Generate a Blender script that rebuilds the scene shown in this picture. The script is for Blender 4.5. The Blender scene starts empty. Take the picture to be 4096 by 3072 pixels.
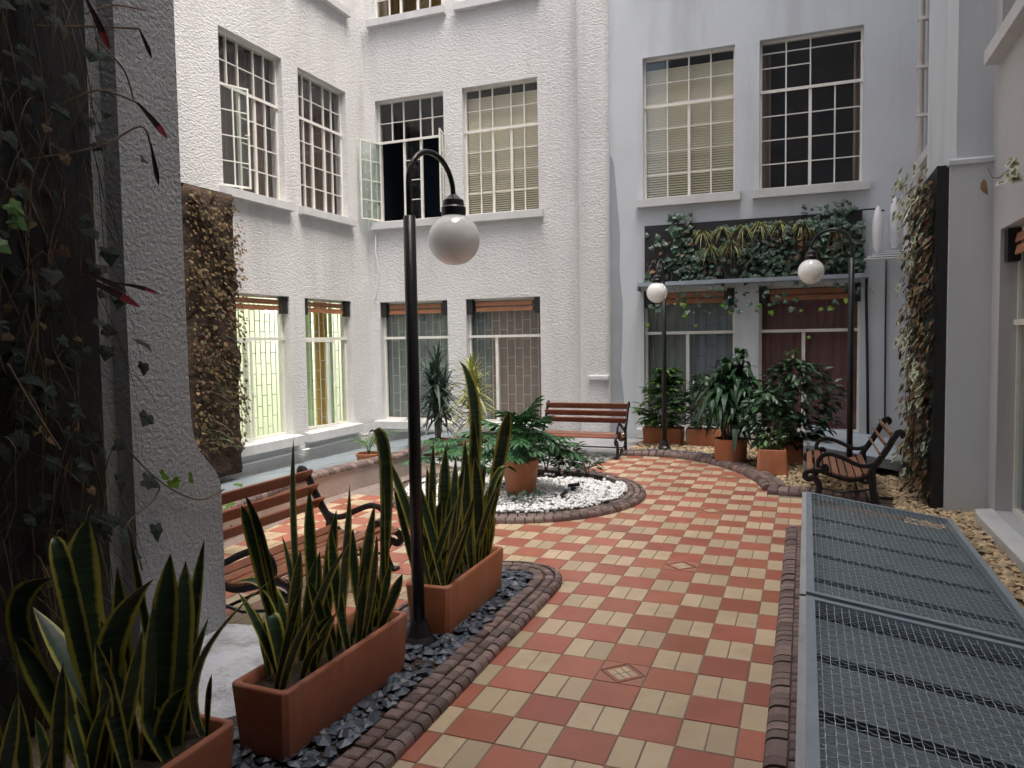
import bpy, math, random
from mathutils import Vector, Matrix
R = math.radians
random.seed(11)
S = bpy.context.scene
C = S.collection

# ------------------------------------------------------------------ camera, sky, sun, exposure
yaw, pitch, roll = -0.374896, 0.057267, -0.015541
fw = Vector((math.sin(yaw)*math.cos(pitch), math.cos(yaw)*math.cos(pitch), -math.sin(pitch)))
rt = Vector((math.cos(yaw), -math.sin(yaw), 0)); up = rt.cross(fw)
rt2 = rt*math.cos(roll)+up*math.sin(roll); up2 = up*math.cos(roll)-rt*math.sin(roll)
CAM = Vector((1.0207, -3.6922, 1.7703))
cd = bpy.data.cameras.new('camera'); cam = bpy.data.objects.new('camera', cd); C.objects.link(cam)
cam.matrix_world = Matrix(((rt2.x, up2.x, -fw.x, CAM.x), (rt2.y, up2.y, -fw.y, CAM.y), (rt2.z, up2.z, -fw.z, CAM.z), (0, 0, 0, 1)))
cd.sensor_width = 36; cd.lens = 36*2993.4/4096; cd.clip_start = .05; cd.clip_end = 500
S.camera = cam
W = bpy.data.worlds.new('World'); S.world = W; W.use_nodes = True
wn = W.node_tree.nodes; wl = W.node_tree.links
sky = wn.new('ShaderNodeTexSky'); sky.sky_type = 'NISHITA'; sky.sun_disc = False
SUN_EL, SUN_AZ = 72, 118          # azimuth: clockwise from +y
sky.sun_elevation = R(SUN_EL); sky.sun_rotation = R(SUN_AZ); sky.dust_density = 6; sky.air_density = 1.0; sky.ozone_density = .6
hs = wn.new('ShaderNodeHueSaturation'); hs.inputs['Saturation'].default_value = .78
wl.new(sky.outputs[0], hs.inputs['Color']); wl.new(hs.outputs[0], wn['Background'].inputs[0])
wn['Background'].inputs[1].default_value = .15
sl = bpy.data.lights.new('sun', 'SUN'); sl.energy = 1.2; sl.angle = R(40); sl.color = (1, .96, .9)
so = bpy.data.objects.new('sun', sl); C.objects.link(so)
sd = Vector((math.sin(R(SUN_AZ))*math.cos(R(SUN_EL)), math.cos(R(SUN_AZ))*math.cos(R(SUN_EL)), math.sin(R(SUN_EL))))
so.rotation_euler = sd.to_track_quat('Z', 'Y').to_euler(); so.location = (0, 2, 20)
S.view_settings.view_transform = 'Standard'; S.view_settings.look = 'None'; S.view_settings.gamma = 1
S.view_settings.exposure = 1.52
S.render.engine = 'CYCLES'
S.cycles.max_bounces = 10; S.cycles.diffuse_bounces = 6; S.cycles.transparent_max_bounces = 16; S.cycles.use_denoising = True

# ------------------------------------------------------------------ materials
MATS = {}
def mat(name, col, rough=.7, metal=0, var=0, vscale=4, bump=0, bscale=40, bdist=.01, rnd=0, island=False, stain=None, spec=.5, detail=4, stretch=None):
    m = bpy.data.materials.new(name); m.use_nodes = True; N = m.node_tree.nodes; L = m.node_tree.links
    b = N['Principled BSDF']; b.inputs['Roughness'].default_value = rough; b.inputs['Metallic'].default_value = metal
    b.inputs['Specular IOR Level'].default_value = spec
    tc = N.new('ShaderNodeNewGeometry')
    rgb = N.new('ShaderNodeRGB'); rgb.outputs[0].default_value = (*col, 1); out = rgb.outputs[0]
    def scale_by(fac_socket, lo, hi, out):
        mr = N.new('ShaderNodeMapRange'); mr.inputs[3].default_value = lo; mr.inputs[4].default_value = hi; L.new(fac_socket, mr.inputs[0])
        mx = N.new('ShaderNodeVectorMath'); mx.operation = 'SCALE'; L.new(out, mx.inputs[0]); L.new(mr.outputs[0], mx.inputs['Scale']); return mx.outputs[0]
    if var:
        n = N.new('ShaderNodeTexNoise'); n.inputs['Scale'].default_value = vscale; n.inputs['Detail'].default_value = 6; L.new(tc.outputs['Position'], n.inputs['Vector'])
        out = scale_by(n.outputs[0], 1-var*1.6, 1+var*1.6, out)
    if rnd:
        if island:
            g = N.new('ShaderNodeNewGeometry'); s = g.outputs['Random Per Island']
        else:
            g = N.new('ShaderNodeObjectInfo'); s = g.outputs['Random']
        out = scale_by(s, 1-rnd, 1+rnd, out)
        hsv = N.new('ShaderNodeHueSaturation'); L.new(out, hsv.inputs['Color'])
        mr = N.new('ShaderNodeMapRange'); mr.inputs[3].default_value = .5-rnd*.03; mr.inputs[4].default_value = .5+rnd*.03
        wn_ = N.new('ShaderNodeTexWhiteNoise'); wn_.noise_dimensions = '1D'; L.new(s, wn_.inputs['W']); L.new(wn_.outputs[0], mr.inputs[0]); L.new(mr.outputs[0], hsv.inputs['Hue']); out = hsv.outputs[0]
    if stain:
        n = N.new('ShaderNodeTexNoise'); n.inputs['Scale'].default_value = stain[1]; n.inputs['Detail'].default_value = 8; n.inputs['Roughness'].default_value = .65
        mp = N.new('ShaderNodeMapping'); mp.inputs['Scale'].default_value = (1, 1, stain[3] if len(stain) > 3 else .35); L.new(tc.outputs['Position'], mp.inputs[0]); L.new(mp.outputs[0], n.inputs['Vector'])
        cr = N.new('ShaderNodeMapRange'); cr.inputs[1].default_value = .5; cr.inputs[2].default_value = .75; cr.inputs[4].default_value = stain[2]; L.new(n.outputs[0], cr.inputs[0])
        mx = N.new('ShaderNodeMix'); mx.data_type = 'RGBA'; L.new(cr.outputs[0], mx.inputs[0]); L.new(out, mx.inputs[6]); mx.inputs[7].default_value = (*stain[0], 1); out = mx.outputs[2]
    L.new(out, b.inputs['Base Color'])
    if bump:
        n = N.new('ShaderNodeTexNoise'); n.inputs['Scale'].default_value = bscale; n.inputs['Detail'].default_value = detail; n.inputs['Roughness'].default_value = .6
        if stretch:
            mp = N.new('ShaderNodeMapping'); mp.inputs['Scale'].default_value = stretch; L.new(tc.outputs['Position'], mp.inputs[0]); L.new(mp.outputs[0], n.inputs['Vector'])
        else: L.new(tc.outputs['Position'], n.inputs['Vector'])
        bp = N.new('ShaderNodeBump'); bp.inputs['Strength'].default_value = bump; bp.inputs['Distance'].default_value = bdist; L.new(n.outputs[0], bp.inputs['Height']); L.new(bp.outputs[0], b.inputs['Normal'])
    MATS[name] = m; return m

def leafmat(name, col, edge=None, rough=.4, var=.35, e0=.55, e1=.8, band=None, transl=.0, hue=.02):
    m = bpy.data.materials.new(name); m.use_nodes = True; N = m.node_tree.nodes; L = m.node_tree.links
    b = N['Principled BSDF']; b.inputs['Roughness'].default_value = rough; b.inputs['Specular IOR Level'].default_value = .45
    rgb = N.new('ShaderNodeRGB'); rgb.outputs[0].default_value = (*col, 1); out = rgb.outputs[0]
    g = N.new('ShaderNodeNewGeometry'); oi = N.new('ShaderNodeObjectInfo')
    ad = N.new('ShaderNodeMath'); ad.operation = 'ADD'; L.new(g.outputs['Random Per Island'], ad.inputs[0]); L.new(oi.outputs['Random'], ad.inputs[1])
    fr = N.new('ShaderNodeMath'); fr.operation = 'FRACT'; L.new(ad.outputs[0], fr.inputs[0]); rs = fr.outputs[0]
    mr = N.new('ShaderNodeMapRange'); mr.inputs[3].default_value = 1-var; mr.inputs[4].default_value = 1+var; L.new(rs, mr.inputs[0])
    mx = N.new('ShaderNodeVectorMath'); mx.operation = 'SCALE'; L.new(out, mx.inputs[0]); L.new(mr.outputs[0], mx.inputs['Scale']); out = mx.outputs[0]
    w = N.new('ShaderNodeTexWhiteNoise'); w.noise_dimensions = '1D'; L.new(rs, w.inputs['W'])
    hm = N.new('ShaderNodeMapRange'); hm.inputs[3].default_value = .5-hue; hm.inputs[4].default_value = .5+hue; L.new(w.outputs[0], hm.inputs[0])
    hv = N.new('ShaderNodeHueSaturation'); L.new(hm.outputs[0], hv.inputs['Hue']); L.new(out, hv.inputs['Color']); out = hv.outputs[0]
    tc = N.new('ShaderNodeTexCoord')
    nz = N.new('ShaderNodeTexNoise'); nz.inputs['Scale'].default_value = 30; nz.inputs['Detail'].default_value = 4
    if band:
        mp = N.new('ShaderNodeMapping'); mp.inputs['Scale'].default_value = (.25, .25, 1.6); L.new(tc.outputs['Object'], mp.inputs[0]); L.new(mp.outputs[0], nz.inputs['Vector'])
        cr = N.new('ShaderNodeMapRange'); cr.inputs[1].default_value = .45; cr.inputs[2].default_value = .78; cr.inputs[4].default_value = .8; L.new(nz.outputs[0], cr.inputs[0])
        mb_ = N.new('ShaderNodeMix'); mb_.data_type = 'RGBA'; L.new(cr.outputs[0], mb_.inputs[0]); L.new(out, mb_.inputs[6]); mb_.inputs[7].default_value = (*band, 1); out = mb_.outputs[2]
    else:
        L.new(tc.outputs['Object'], nz.inputs['Vector'])
    if edge:
        at = N.new('ShaderNodeAttribute'); at.attribute_name = 'edge'
        a2 = N.new('ShaderNodeMath'); a2.operation = 'MULTIPLY_ADD'; L.new(nz.outputs[0], a2.inputs[0]); a2.inputs[1].default_value = .3; L.new(at.outputs['Fac'], a2.inputs[2])
        er = N.new('ShaderNodeMapRange'); er.inputs[1].default_value = e0+.15; er.inputs[2].default_value = e1+.15; L.new(a2.outputs[0], er.inputs[0])
        me = N.new('ShaderNodeMix'); me.data_type = 'RGBA'; L.new(er.outputs[0], me.inputs[0]); L.new(out, me.inputs[6]); me.inputs[7].default_value = (*edge, 1); out = me.outputs[2]
    L.new(out, b.inputs['Base Color'])
    if transl:
        t = N.new('ShaderNodeBsdfTranslucent'); L.new(out, t.inputs[0]); ms = N.new('ShaderNodeMixShader'); ms.inputs[0].default_value = transl
        L.new(b.outputs[0], ms.inputs[1]); L.new(t.outputs[0], ms.inputs[2]); L.new(ms.outputs[0], N['Material Output'].inputs[0])
    MATS[name] = m; return m

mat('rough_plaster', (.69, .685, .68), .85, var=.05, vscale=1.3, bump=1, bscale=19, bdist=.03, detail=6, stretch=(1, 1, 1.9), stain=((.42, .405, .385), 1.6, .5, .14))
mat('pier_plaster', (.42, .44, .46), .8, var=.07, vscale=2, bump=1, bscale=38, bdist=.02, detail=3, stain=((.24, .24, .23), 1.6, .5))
mat('smooth_plaster', (.58, .615, .65), .75, var=.06, vscale=1.2, bump=.3, bscale=50, bdist=.01, stain=((.36, .37, .38), 1.7, .55, .12))
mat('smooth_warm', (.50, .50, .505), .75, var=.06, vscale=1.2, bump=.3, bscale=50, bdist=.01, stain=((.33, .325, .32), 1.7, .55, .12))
mat('grey_patch', (.34, .365, .40), .8, var=.1, vscale=3, bump=.3, bscale=50)
mat('sill', (.60, .60, .60), .7, var=.06, vscale=5, bump=.3, bscale=30, bdist=.006, stain=((.4, .39, .37), 3, .5, 1))
mat('white_paint', (.78, .76, .70), .5, var=.05, vscale=8, stain=((.5, .42, .33), 9, .35, 1))
mat('dark_room', (.03, .033, .04), .9)
mat('blue_room', (.010, .022, .035), .9)
mat('brown_reflection', (.16, .105, .10), .9, var=.2, vscale=2)  # reflection tone of the left wall's upper panes, put into colour
mat('lit_wall', (.78, .80, .70), .9)
mat('blind', (.84, .73, .54), .6, var=.05)
mat('curtain_brown', (.30, .21, .16), .9, var=.1, vscale=3)
mat('curtain_grey', (.25, .27, .25), .9, var=.1, vscale=3)
mat('curtain_steel', (.30, .32, .36), .9, var=.1, vscale=3)
mat('curtain_red', (.26, .11, .11), .9, var=.1, vscale=3)
mat('curtain_ochre', (.50, .30, .04), .8, var=.12, vscale=5)
mat('curtain_green', (.42, .55, .28), .8, var=.08, vscale=5)
mat('curtain_pale', (.30, .40, .34), .8, var=.08, vscale=3)
mat('bars', (.5, .49, .46), .5)
mat('bars_dark', (.16, .16, .15), .5)
mat('brown_frame', (.16, .10, .06), .6, var=.2, vscale=8)
mat('wood_orange', (.36, .15, .07), .55, var=.2, vscale=6, bump=.3, bscale=20, rnd=.12)
mat('bench_wood', (.22, .078, .04), .32, var=.25, vscale=7, bump=.25, bscale=18, stretch=(1, 6, 6), rnd=.2)
mat('bench_wood_pale', (.27, .135, .085), .35, var=.25, vscale=7, bump=.25, bscale=18, stretch=(1, 6, 6), rnd=.2)
mat('black_iron', (.012, .012, .013), .32, bump=.2, bscale=60, bdist=.004)
mat('black_plastic', (.012, .012, .013), .55, bump=.4, bscale=30, bdist=.01)
mat('bolt', (.7, .7, .7), .3, 1)
mat('globe', (.86, .86, .83), .15, var=.02, vscale=3)
MATS['globe'].node_tree.nodes['Principled BSDF'].inputs['Coat Weight'].default_value = .6; MATS['globe'].node_tree.nodes['Principled BSDF'].inputs['Subsurface Weight'].default_value = .8; MATS['globe'].node_tree.nodes['Principled BSDF'].inputs['Subsurface Radius'].default_value = (.3, .3, .3); MATS['globe'].node_tree.nodes['Principled BSDF'].inputs['Subsurface Scale'].default_value = 1
mat('terracotta', (.46, .165, .075), .6, var=.16, vscale=4, bump=.2, bscale=25, bdist=.006, stain=((.56, .33, .22), 5, .55, .5))
mat('terracotta_dark', (.33, .115, .062), .6, var=.16, vscale=4, bump=.2, bscale=25, bdist=.006, stain=((.44, .25, .18), 5, .6, .5))
mat('soil', (.045, .03, .02), .95, var=.4, vscale=20, bump=1, bscale=50, bdist=.02)
mat('ground', (.16, .12, .09), .95, var=.3, vscale=5, bump=.8, bscale=30, bdist=.02)
mat('grout', (.24, .19, .16), .9, var=.2, vscale=20)
mat('tile_red', (.405, .143, .094), .34, var=.10, vscale=6, bump=.12, bscale=120, bdist=.002, rnd=.19, stain=((.29, .10, .066), 2.6, .7, 1))
mat('tile_beige', (.55, .43, .282), .36, var=.07, vscale=6, bump=.12, bscale=120, bdist=.002, rnd=.15, stain=((.37, .28, .175), 2.6, .7, 1))
mat('tile_pink', (.42, .19, .12), .45, var=.08, vscale=8, rnd=.06)
mat('tile_red_s', (.405, .143, .094), .42, var=.10, vscale=6, rnd=.19, island=True, stain=((.29, .10, .066), 2.6, .7, 1))
mat('tile_beige_s', (.55, .43, .282), .45, var=.07, vscale=6, rnd=.15, island=True, stain=((.37, .28, .175), 2.6, .7, 1))
mat('brick', (.185, .13, .115), .6, var=.25, vscale=12, bump=.5, bscale=45, bdist=.006, rnd=.42, stain=((.14, .11, .12), 8, .6, 1))
mat('mortar', (.12, .065, .05), .95, var=.2, vscale=15, bump=.5, bscale=60)
mat('slate', (.062, .078, .102), .42, rnd=.6, island=True, var=.2, vscale=25)
mat('white_pebble', (.86, .86, .85), .6, rnd=.14, island=True)
mat('gravel', (.50, .38, .23), .75, rnd=.4, island=True, var=.15, vscale=20)
mat('concrete', (.36, .36, .37), .55, var=.14, vscale=3, bump=.3, bscale=40, bdist=.006, stain=((.2, .19, .19), 2, .6, 1))
mat('pink_render', (.50, .43, .40), .7, var=.12, vscale=3, bump=.6, bscale=22, bdist=.015, stain=((.3, .25, .22), 2.5, .5, 1))
mat('white_concrete', (.60, .62, .66), .3, var=.15, vscale=5, bump=.9, bscale=22, bdist=.02, stain=((.16, .15, .15), 4.5, .95, 1))
mat('galvanised', (.40, .46, .52), .38, .55, var=.12, vscale=10, bump=.1, bscale=60)
mat('wire', (.46, .52, .57), .4, .6, var=.1, vscale=20)
mat('deck_sheet', (.15, .185, .195), .5, .0, var=.14, vscale=2.5, bump=.1, bscale=30, stain=((.13, .13, .13), 2.2, .5, 1))
mat('deck_pale', (.38, .44, .50), .45, .0, var=.12, vscale=2.5, bump=.1, bscale=30)
mat('deck_left', (.17, .20, .225), .6, .0, var=.12, vscale=2.5, bump=.15, bscale=25, stain=((.16, .18, .2), 1.5, .5, 1))
mat('white_plastic', (.78, .78, .80), .3)
mat('pipe_white', (.74, .73, .71), .5, var=.05, vscale=8)
mat('moss', (.06, .036, .02), .95, var=.5, vscale=9, bump=1, bscale=25, bdist=.06)
mat('bark', (.17, .12, .08), .9, var=.3, vscale=20, bump=.8, bscale=40)
leafmat('sansevieria', (.018, .045, .020), (.44, .41, .07), .42, .3, .60, .80, band=(.06, .105, .055), transl=.06)
leafmat('ivy', (.038, .080, .048), None, .38, .5, transl=.1)
leafmat('ivy_bright', (.16, .30, .03), None, .4, .4, transl=.3)
leafmat('ivy_var', (.10, .15, .06), (.62, .62, .46), .45, .4, .45, .75, transl=.15)
leafmat('dry_leaf', (.17, .10, .045), None, .75, .55, transl=.15)
leafmat('dry_grass', (.09, .06, .025), None, .8, .5, transl=.1)
leafmat('spider', (.22, .27, .06), (.50, .48, .22), .45, .35, .5, .8, transl=.15)
leafmat('fern', (.10, .14, .08), None, .5, .4, transl=.15)
leafmat('cordyline', (.035, .012, .018), None, .4, .3)
leafmat('cordyline_red', (.42, .045, .06), None, .45, .25)
leafmat('dracaena', (.055, .090, .065), None, .38, .4, transl=.1)
leafmat('dracaena_var', (.16, .22, .05), (.50, .46, .16), .4, .3, .35, .7, transl=.12)
leafmat('massangeana', (.032, .085, .035), None, .28, .45, transl=.05)
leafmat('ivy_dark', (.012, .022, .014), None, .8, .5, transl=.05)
leafmat('schefflera', (.10, .19, .055), None, .35, .5, transl=.12)
leafmat('ficus', (.035, .085, .035), None, .32, .5, transl=.08)
leafmat('philodendron', (.040, .125, .045), None, .34, .4, transl=.12)
leafmat('palm', (.09, .19, .05), None, .45, .3, transl=.15)
def glass(name, tint=(1, 1, 1), k=1.0):
    m = bpy.data.materials.new(name); m.use_nodes = True; N = m.node_tree.nodes; L = m.node_tree.links
    N.remove(N['Principled BSDF'])
    t = N.new('ShaderNodeBsdfTransparent'); t.inputs[0].default_value = (*tint, 1)
    g = N.new('ShaderNodeBsdfGlossy'); g.inputs['Roughness'].default_value = .03
    nz = N.new('ShaderNodeTexNoise'); nz.inputs['Scale'].default_value = 3; bp = N.new('ShaderNodeBump'); bp.inputs['Distance'].default_value = .004; bp.inputs['Strength'].default_value = .3
    L.new(nz.outputs[0], bp.inputs['Height']); L.new(bp.outputs[0], g.inputs['Normal'])
    f = N.new('ShaderNodeLayerWeight'); f.inputs[0].default_value = .5; pw = N.new('ShaderNodeMath'); pw.operation = 'POWER'; pw.inputs[1].default_value = 5; L.new(f.outputs['Facing'], pw.inputs[0])
    ml = N.new('ShaderNodeMath'); ml.operation = 'MULTIPLY_ADD'; ml.inputs[1].default_value = .8*k; ml.inputs[2].default_value = .035*k; L.new(pw.outputs[0], ml.inputs[0])
    x = N.new('ShaderNodeMixShader'); L.new(ml.outputs[0], x.inputs[0]); L.new(t.outputs[0], x.inputs[1]); L.new(g.outputs[0], x.inputs[2]); L.new(x.outputs[0], N['Material Output'].inputs[0])
    MATS[name] = m
glass('glass', (.95, .97, .97), 1.0); glass('glass_open', (.90, .95, .92), 2.0)
def emis(name, col, st):
    m = bpy.data.materials.new(name); m.use_nodes = True; N = m.node_tree.nodes; b = N['Principled BSDF']
    b.inputs['Base Color'].default_value = (*col, 1); b.inputs['Emission Color'].default_value = (*col, 1); b.inputs['Emission Strength'].default_value = st; MATS[name] = m
emis('lamp_glow', (1, 1, .85), 6)

# ------------------------------------------------------------------ mesh helpers
class MB:
    def __init__(s): s.v = []; s.f = []; s.a = []
    def add(s, vs, fs, a=None):
        n = len(s.v); s.v += [tuple(p) for p in vs]; s.f += [tuple(i+n for i in q) for q in fs]; s.a += (a if a else [0.0]*len(vs)); return s
    def box(s, x0, x1, y0, y1, z0, z1, M=None):
        vs = [Vector(p) for p in ((x0, y0, z0), (x1, y0, z0), (x1, y1, z0), (x0, y1, z0), (x0, y0, z1), (x1, y0, z1), (x1, y1, z1), (x0, y1, z1))]
        if M: vs = [M @ p for p in vs]
        return s.add(vs, [(0, 3, 2, 1), (4, 5, 6, 7), (0, 1, 5, 4), (1, 2, 6, 5), (2, 3, 7, 6), (3, 0, 4, 7)])
    def bbox(s, x0, x1, y0, y1, z0, z1, b=.005, M=None):      # box with chamfered top edges
        vs = [Vector(p) for p in ((x0, y0, z0), (x1, y0, z0), (x1, y1, z0), (x0, y1, z0), (x0, y0, z1-b), (x1, y0, z1-b), (x1, y1, z1-b), (x0, y1, z1-b),
              (x0+b, y0+b, z1), (x1-b, y0+b, z1), (x1-b, y1-b, z1), (x0+b, y1-b, z1))]
        if M: vs = [M @ p for p in vs]
        return s.add(vs, [(0, 3, 2, 1), (8, 9, 10, 11)]+[(i, (i+1) % 4, 4+(i+1) % 4, 4+i) for i in range(4)]+[(4+i, 4+(i+1) % 4, 8+(i+1) % 4, 8+i) for i in range(4)])
    def tube(s, pts, r, n=8, flat=1.0, upv=None):
        pts = [Vector(p) for p in pts]; k = len(pts); rs = r if isinstance(r, (list, tuple)) else [r]*k; vs = []; prev = None
        for i, p in enumerate(pts):
            t = (pts[min(i+1, k-1)]-pts[max(i-1, 0)]).normalized()
            if prev is None:
                a = Vector(upv) if upv else (Vector((0, 0, 1)) if abs(t.z) < .9 else Vector((1, 0, 0)))
            else: a = prev
            a = (a-t*a.dot(t))
            a = a.normalized() if a.length > 1e-6 else t.orthogonal().normalized()
            b = t.cross(a); prev = a
            for j in range(n):
                g = 2*math.pi*(j+.5)/n; vs.append(p+a*math.cos(g)*rs[i]+b*math.sin(g)*rs[i]*flat)
        fs = [(i*n+j, i*n+(j+1) % n, (i+1)*n+(j+1) % n, (i+1)*n+j) for i in range(k-1) for j in range(n)]
        fs += [tuple(range(n-1, -1, -1)), tuple(range((k-1)*n, k*n))]
        return s.add(vs, fs)
    def lathe(s, prof, n=20, c=(0, 0, 0), cap=True):
        vs = [(c[0]+r*math.cos(2*math.pi*j/n), c[1]+r*math.sin(2*math.pi*j/n), c[2]+z) for r, z in prof for j in range(n)]
        fs = [(i*n+j, i*n+(j+1) % n, (i+1)*n+(j+1) % n, (i+1)*n+j) for i in range(len(prof)-1) for j in range(n)]
        if cap: fs += [tuple(range(n-1, -1, -1)), tuple(range((len(prof)-1)*n, len(prof)*n))]
        return s.add(vs, fs)
    def prism(s, poly, z0, z1, M=None):
        n = len(poly); vs = [Vector((x, y, z0)) for x, y in poly]+[Vector((x, y, z1)) for x, y in poly]
        if M: vs = [M @ p for p in vs]
        return s.add(vs, [tuple(range(n-1, -1, -1)), tuple(range(n, 2*n))]+[(i, (i+1) % n, n+(i+1) % n, n+i) for i in range(n)])
    def quad(s, a, b, c, d): return s.add([a, b, c, d], [(0, 1, 2, 3)])
    def mesh(s, name, m, smooth=False):
        me = bpy.data.meshes.new(name); me.from_pydata(s.v, [], s.f); me.update()
        if m: me.materials.append(MATS[m] if isinstance(m, str) else m)
        if any(s.a):
            at = me.attributes.new('edge', 'FLOAT', 'POINT'); at.data.foreach_set('value', s.a)
        if smooth: me.polygons.foreach_set('use_smooth', [True]*len(me.polygons))
        return me
    def build(s, name, m, parent=None, smooth=False, loc=None, rz=0):
        return obj(name, s.mesh(name, m, smooth), parent, loc, rz)
def obj(name, me, parent=None, loc=None, rz=0):
    o = bpy.data.objects.new(name, me); C.objects.link(o)
    if parent: o.parent = parent
    if loc: o.location = loc
    if rz: o.rotation_euler.z = rz
    return o
def tag(o, label=None, cat=None, group=None, kind=None):
    for k, v in (('label', label), ('category', cat), ('group', group), ('kind', kind)):
        if v: o[k] = v
    return o
def thing(name, label, cat, loc=(0, 0, 0), rz=0, group=None):
    return tag(obj(name, None, None, loc, rz), label, cat, group)
def autosmooth(o, ang=35):
    me = o.data; me.polygons.foreach_set('use_smooth', [True]*len(me.polygons))
    try: me.set_sharp_from_angle(angle=R(ang))
    except Exception: pass
    return o
def rv(a): return random.uniform(-a, a)
def bez(p0, pm, p1, n):
    p0, pm, p1 = Vector(p0), Vector(pm), Vector(p1)
    return [p0*(1-t)**2+pm*2*t*(1-t)+p1*t*t for t in [i/n for i in range(n+1)]]
def catmull(P, n=6, closed=False):
    P = [Vector(p) for p in P]; out = []; k = len(P)
    for i in range(k if closed else k-1):
        if closed: a, b, c, d = P[i-1], P[i], P[(i+1) % k], P[(i+2) % k]
        else: a, b, c, d = P[max(i-1, 0)], P[i], P[i+1], P[min(i+2, k-1)]
        for j in range(n):
            t = j/n; out.append(.5*((2*b)+(c-a)*t+(2*a-5*b+4*c-d)*t*t+(3*b-a-3*c+d)*t**3))
    if not closed: out.append(P[-1])
    return out

# leaves ----------------------------------------------------------------------
def blade(mb, pts, w, side, prof=lambda t: math.sin(math.pi*min(1, .12+t*.88))**.6 if t < 1 else 0, fold=.15, cols=4, tw=0):
    k = len(pts); vs = []; at = []; side = Vector(side).normalized()
    for i, p in enumerate(pts):
        t = i/(k-1); d = (pts[min(i+1, k-1)]-pts[max(i-1, 0)]).normalized(); sd_ = (side-d*side.dot(d)).normalized(); sd_ = Matrix.Rotation(tw*t, 3, d) @ sd_; nn = sd_.cross(d); hw = w*.5*max(prof(t), .02)
        for j in range(cols+1):
            u = -1+2*j/cols; vs.append(p+sd_*u*hw+nn*(abs(u)*hw*fold)); at.append(abs(u)+.001)
    n = cols+1
    mb.add(vs, [(i*n+j, i*n+j+1, (i+1)*n+j+1, (i+1)*n+j) for i in range(k-1) for j in range(cols)], at)
def strap(mb, p, d, L, w, droop=.5, segs=5, cols=2, fold=.25, side=None):
    d = Vector(d).normalized(); p = Vector(p)
    pts = [p+d*L*t+Vector((0, 0, -1))*droop*L*t*t for t in [i/segs for i in range(segs+1)]]
    sd_ = side or d.cross(Vector((0, 0, 1)))
    if Vector(sd_).length < 1e-3: sd_ = Vector((1, 0, 0))
    blade(mb, pts, w, sd_, prof=lambda t: (.45+.55*math.sin(math.pi*min(1, t*1.15)*.5+.3))*(1-t**3), fold=fold, cols=cols)
IVY = [(0, 0), (-.14, .24), (-.08, .45), (.16, .42), (.36, .54), (.52, .34), (.74, .2), (1.0, 0)]
def frame(d, n):
    d = Vector(d).normalized(); n = Vector(n); n = (n-d*n.dot(d)); n = n.normalized() if n.length > 1e-4 else d.orthogonal().normalized(); return d, d.cross(n), n
def ivy(mb, p, d, n, L):
    d, s, n = frame(d, n); p = Vector(p); poly = IVY+[(a, -b) for a, b in IVY[-2:0:-1]]
    vs = [p+d*L*.3+n*L*.06]+[p+d*L*a+s*L*b+n*L*rv(.05)-n*L*.12*a*a for a, b in poly]; k = len(poly)
    mb.add(vs, [(0, 1+i, 1+(i+1) % k) for i in range(k)], [.001]+[1.0]*k)
ELL = [(0, 0), (.2, .5), (.5, .7), (.8, .42), (1, 0)]
def oval_leaf(mb, p, d, n, L, w=.5, droop=.2, fold=.12):
    d, s, n = frame(d, n); p = Vector(p); vs = []; at = []
    mid = [p+d*L*a-n*droop*L*a*a for a, b in ELL]
    vs += mid; at += [.001]*5
    for sg in (1, -1):
        vs += [mid[i]+s*sg*ELL[i][1]*L*w*.7+n*fold*L*ELL[i][1] for i in (1, 2, 3)]; at += [1.]*3
    mb.add(vs, [(0, 5, 1), (1, 5, 6, 2), (2, 6, 7, 3), (3, 7, 4), (0, 1, 8), (1, 2, 9, 8), (2, 3, 10, 9), (3, 4, 10)], at)
def cut_leaf(mb, p, d, n, L, lobes=6):
    d, s, n = frame(d, n); p = Vector(p)
    for i in range(lobes):
        t = .02+.8*i/(lobes-1); ln = L*(.62*math.sin(math.pi*(.22+.62*t)))
        for sg in (1, -1):
            dd = (s*sg*math.cos(.25+t*.8)+d*math.sin(.1+t*.9)).normalized(); a = p+d*L*t-n*L*.25*t*t
            oval_leaf(mb, a-d*L*.03, dd-n*.25, n, ln, .34, .25, .05)
    oval_leaf(mb, p+d*L*.75-n*L*.14, d-n*.4, n, L*.35, .4)
    oval_leaf(mb, p-n*.004, d, n, L*.86, .42, .25, .06)

# ------------------------------------------------------------------ the setting: ground, beds, slab
def structure(o, label=None): o['kind'] = 'structure'; return tag(o, label)
TOPZ = 19
structure(MB().prism([(-4.3, -9), (2.9, -9), (2.9, 9.6), (-4.7, 9.6), (-4.7, 6), (-4.1, 5), (-4.3, 3), (-4.0, 0)], -.6, -.03).build('ground', 'ground'))
structure(MB().box(-7.6, -3.9, -9, 9.8, -1.0, -.62).build('lower_ground', 'concrete'))
structure(MB().prism([(-4.55, 6.35), (-3.6, 5.75), (-2.9, 5.95), (-1.9, 5.75), (-1.62, 7.3), (-1.62, 9.45), (-2.2, 9.3), (-4.55, 9.55)], -.03, .012).build('concrete_slab', 'concrete'))

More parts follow.
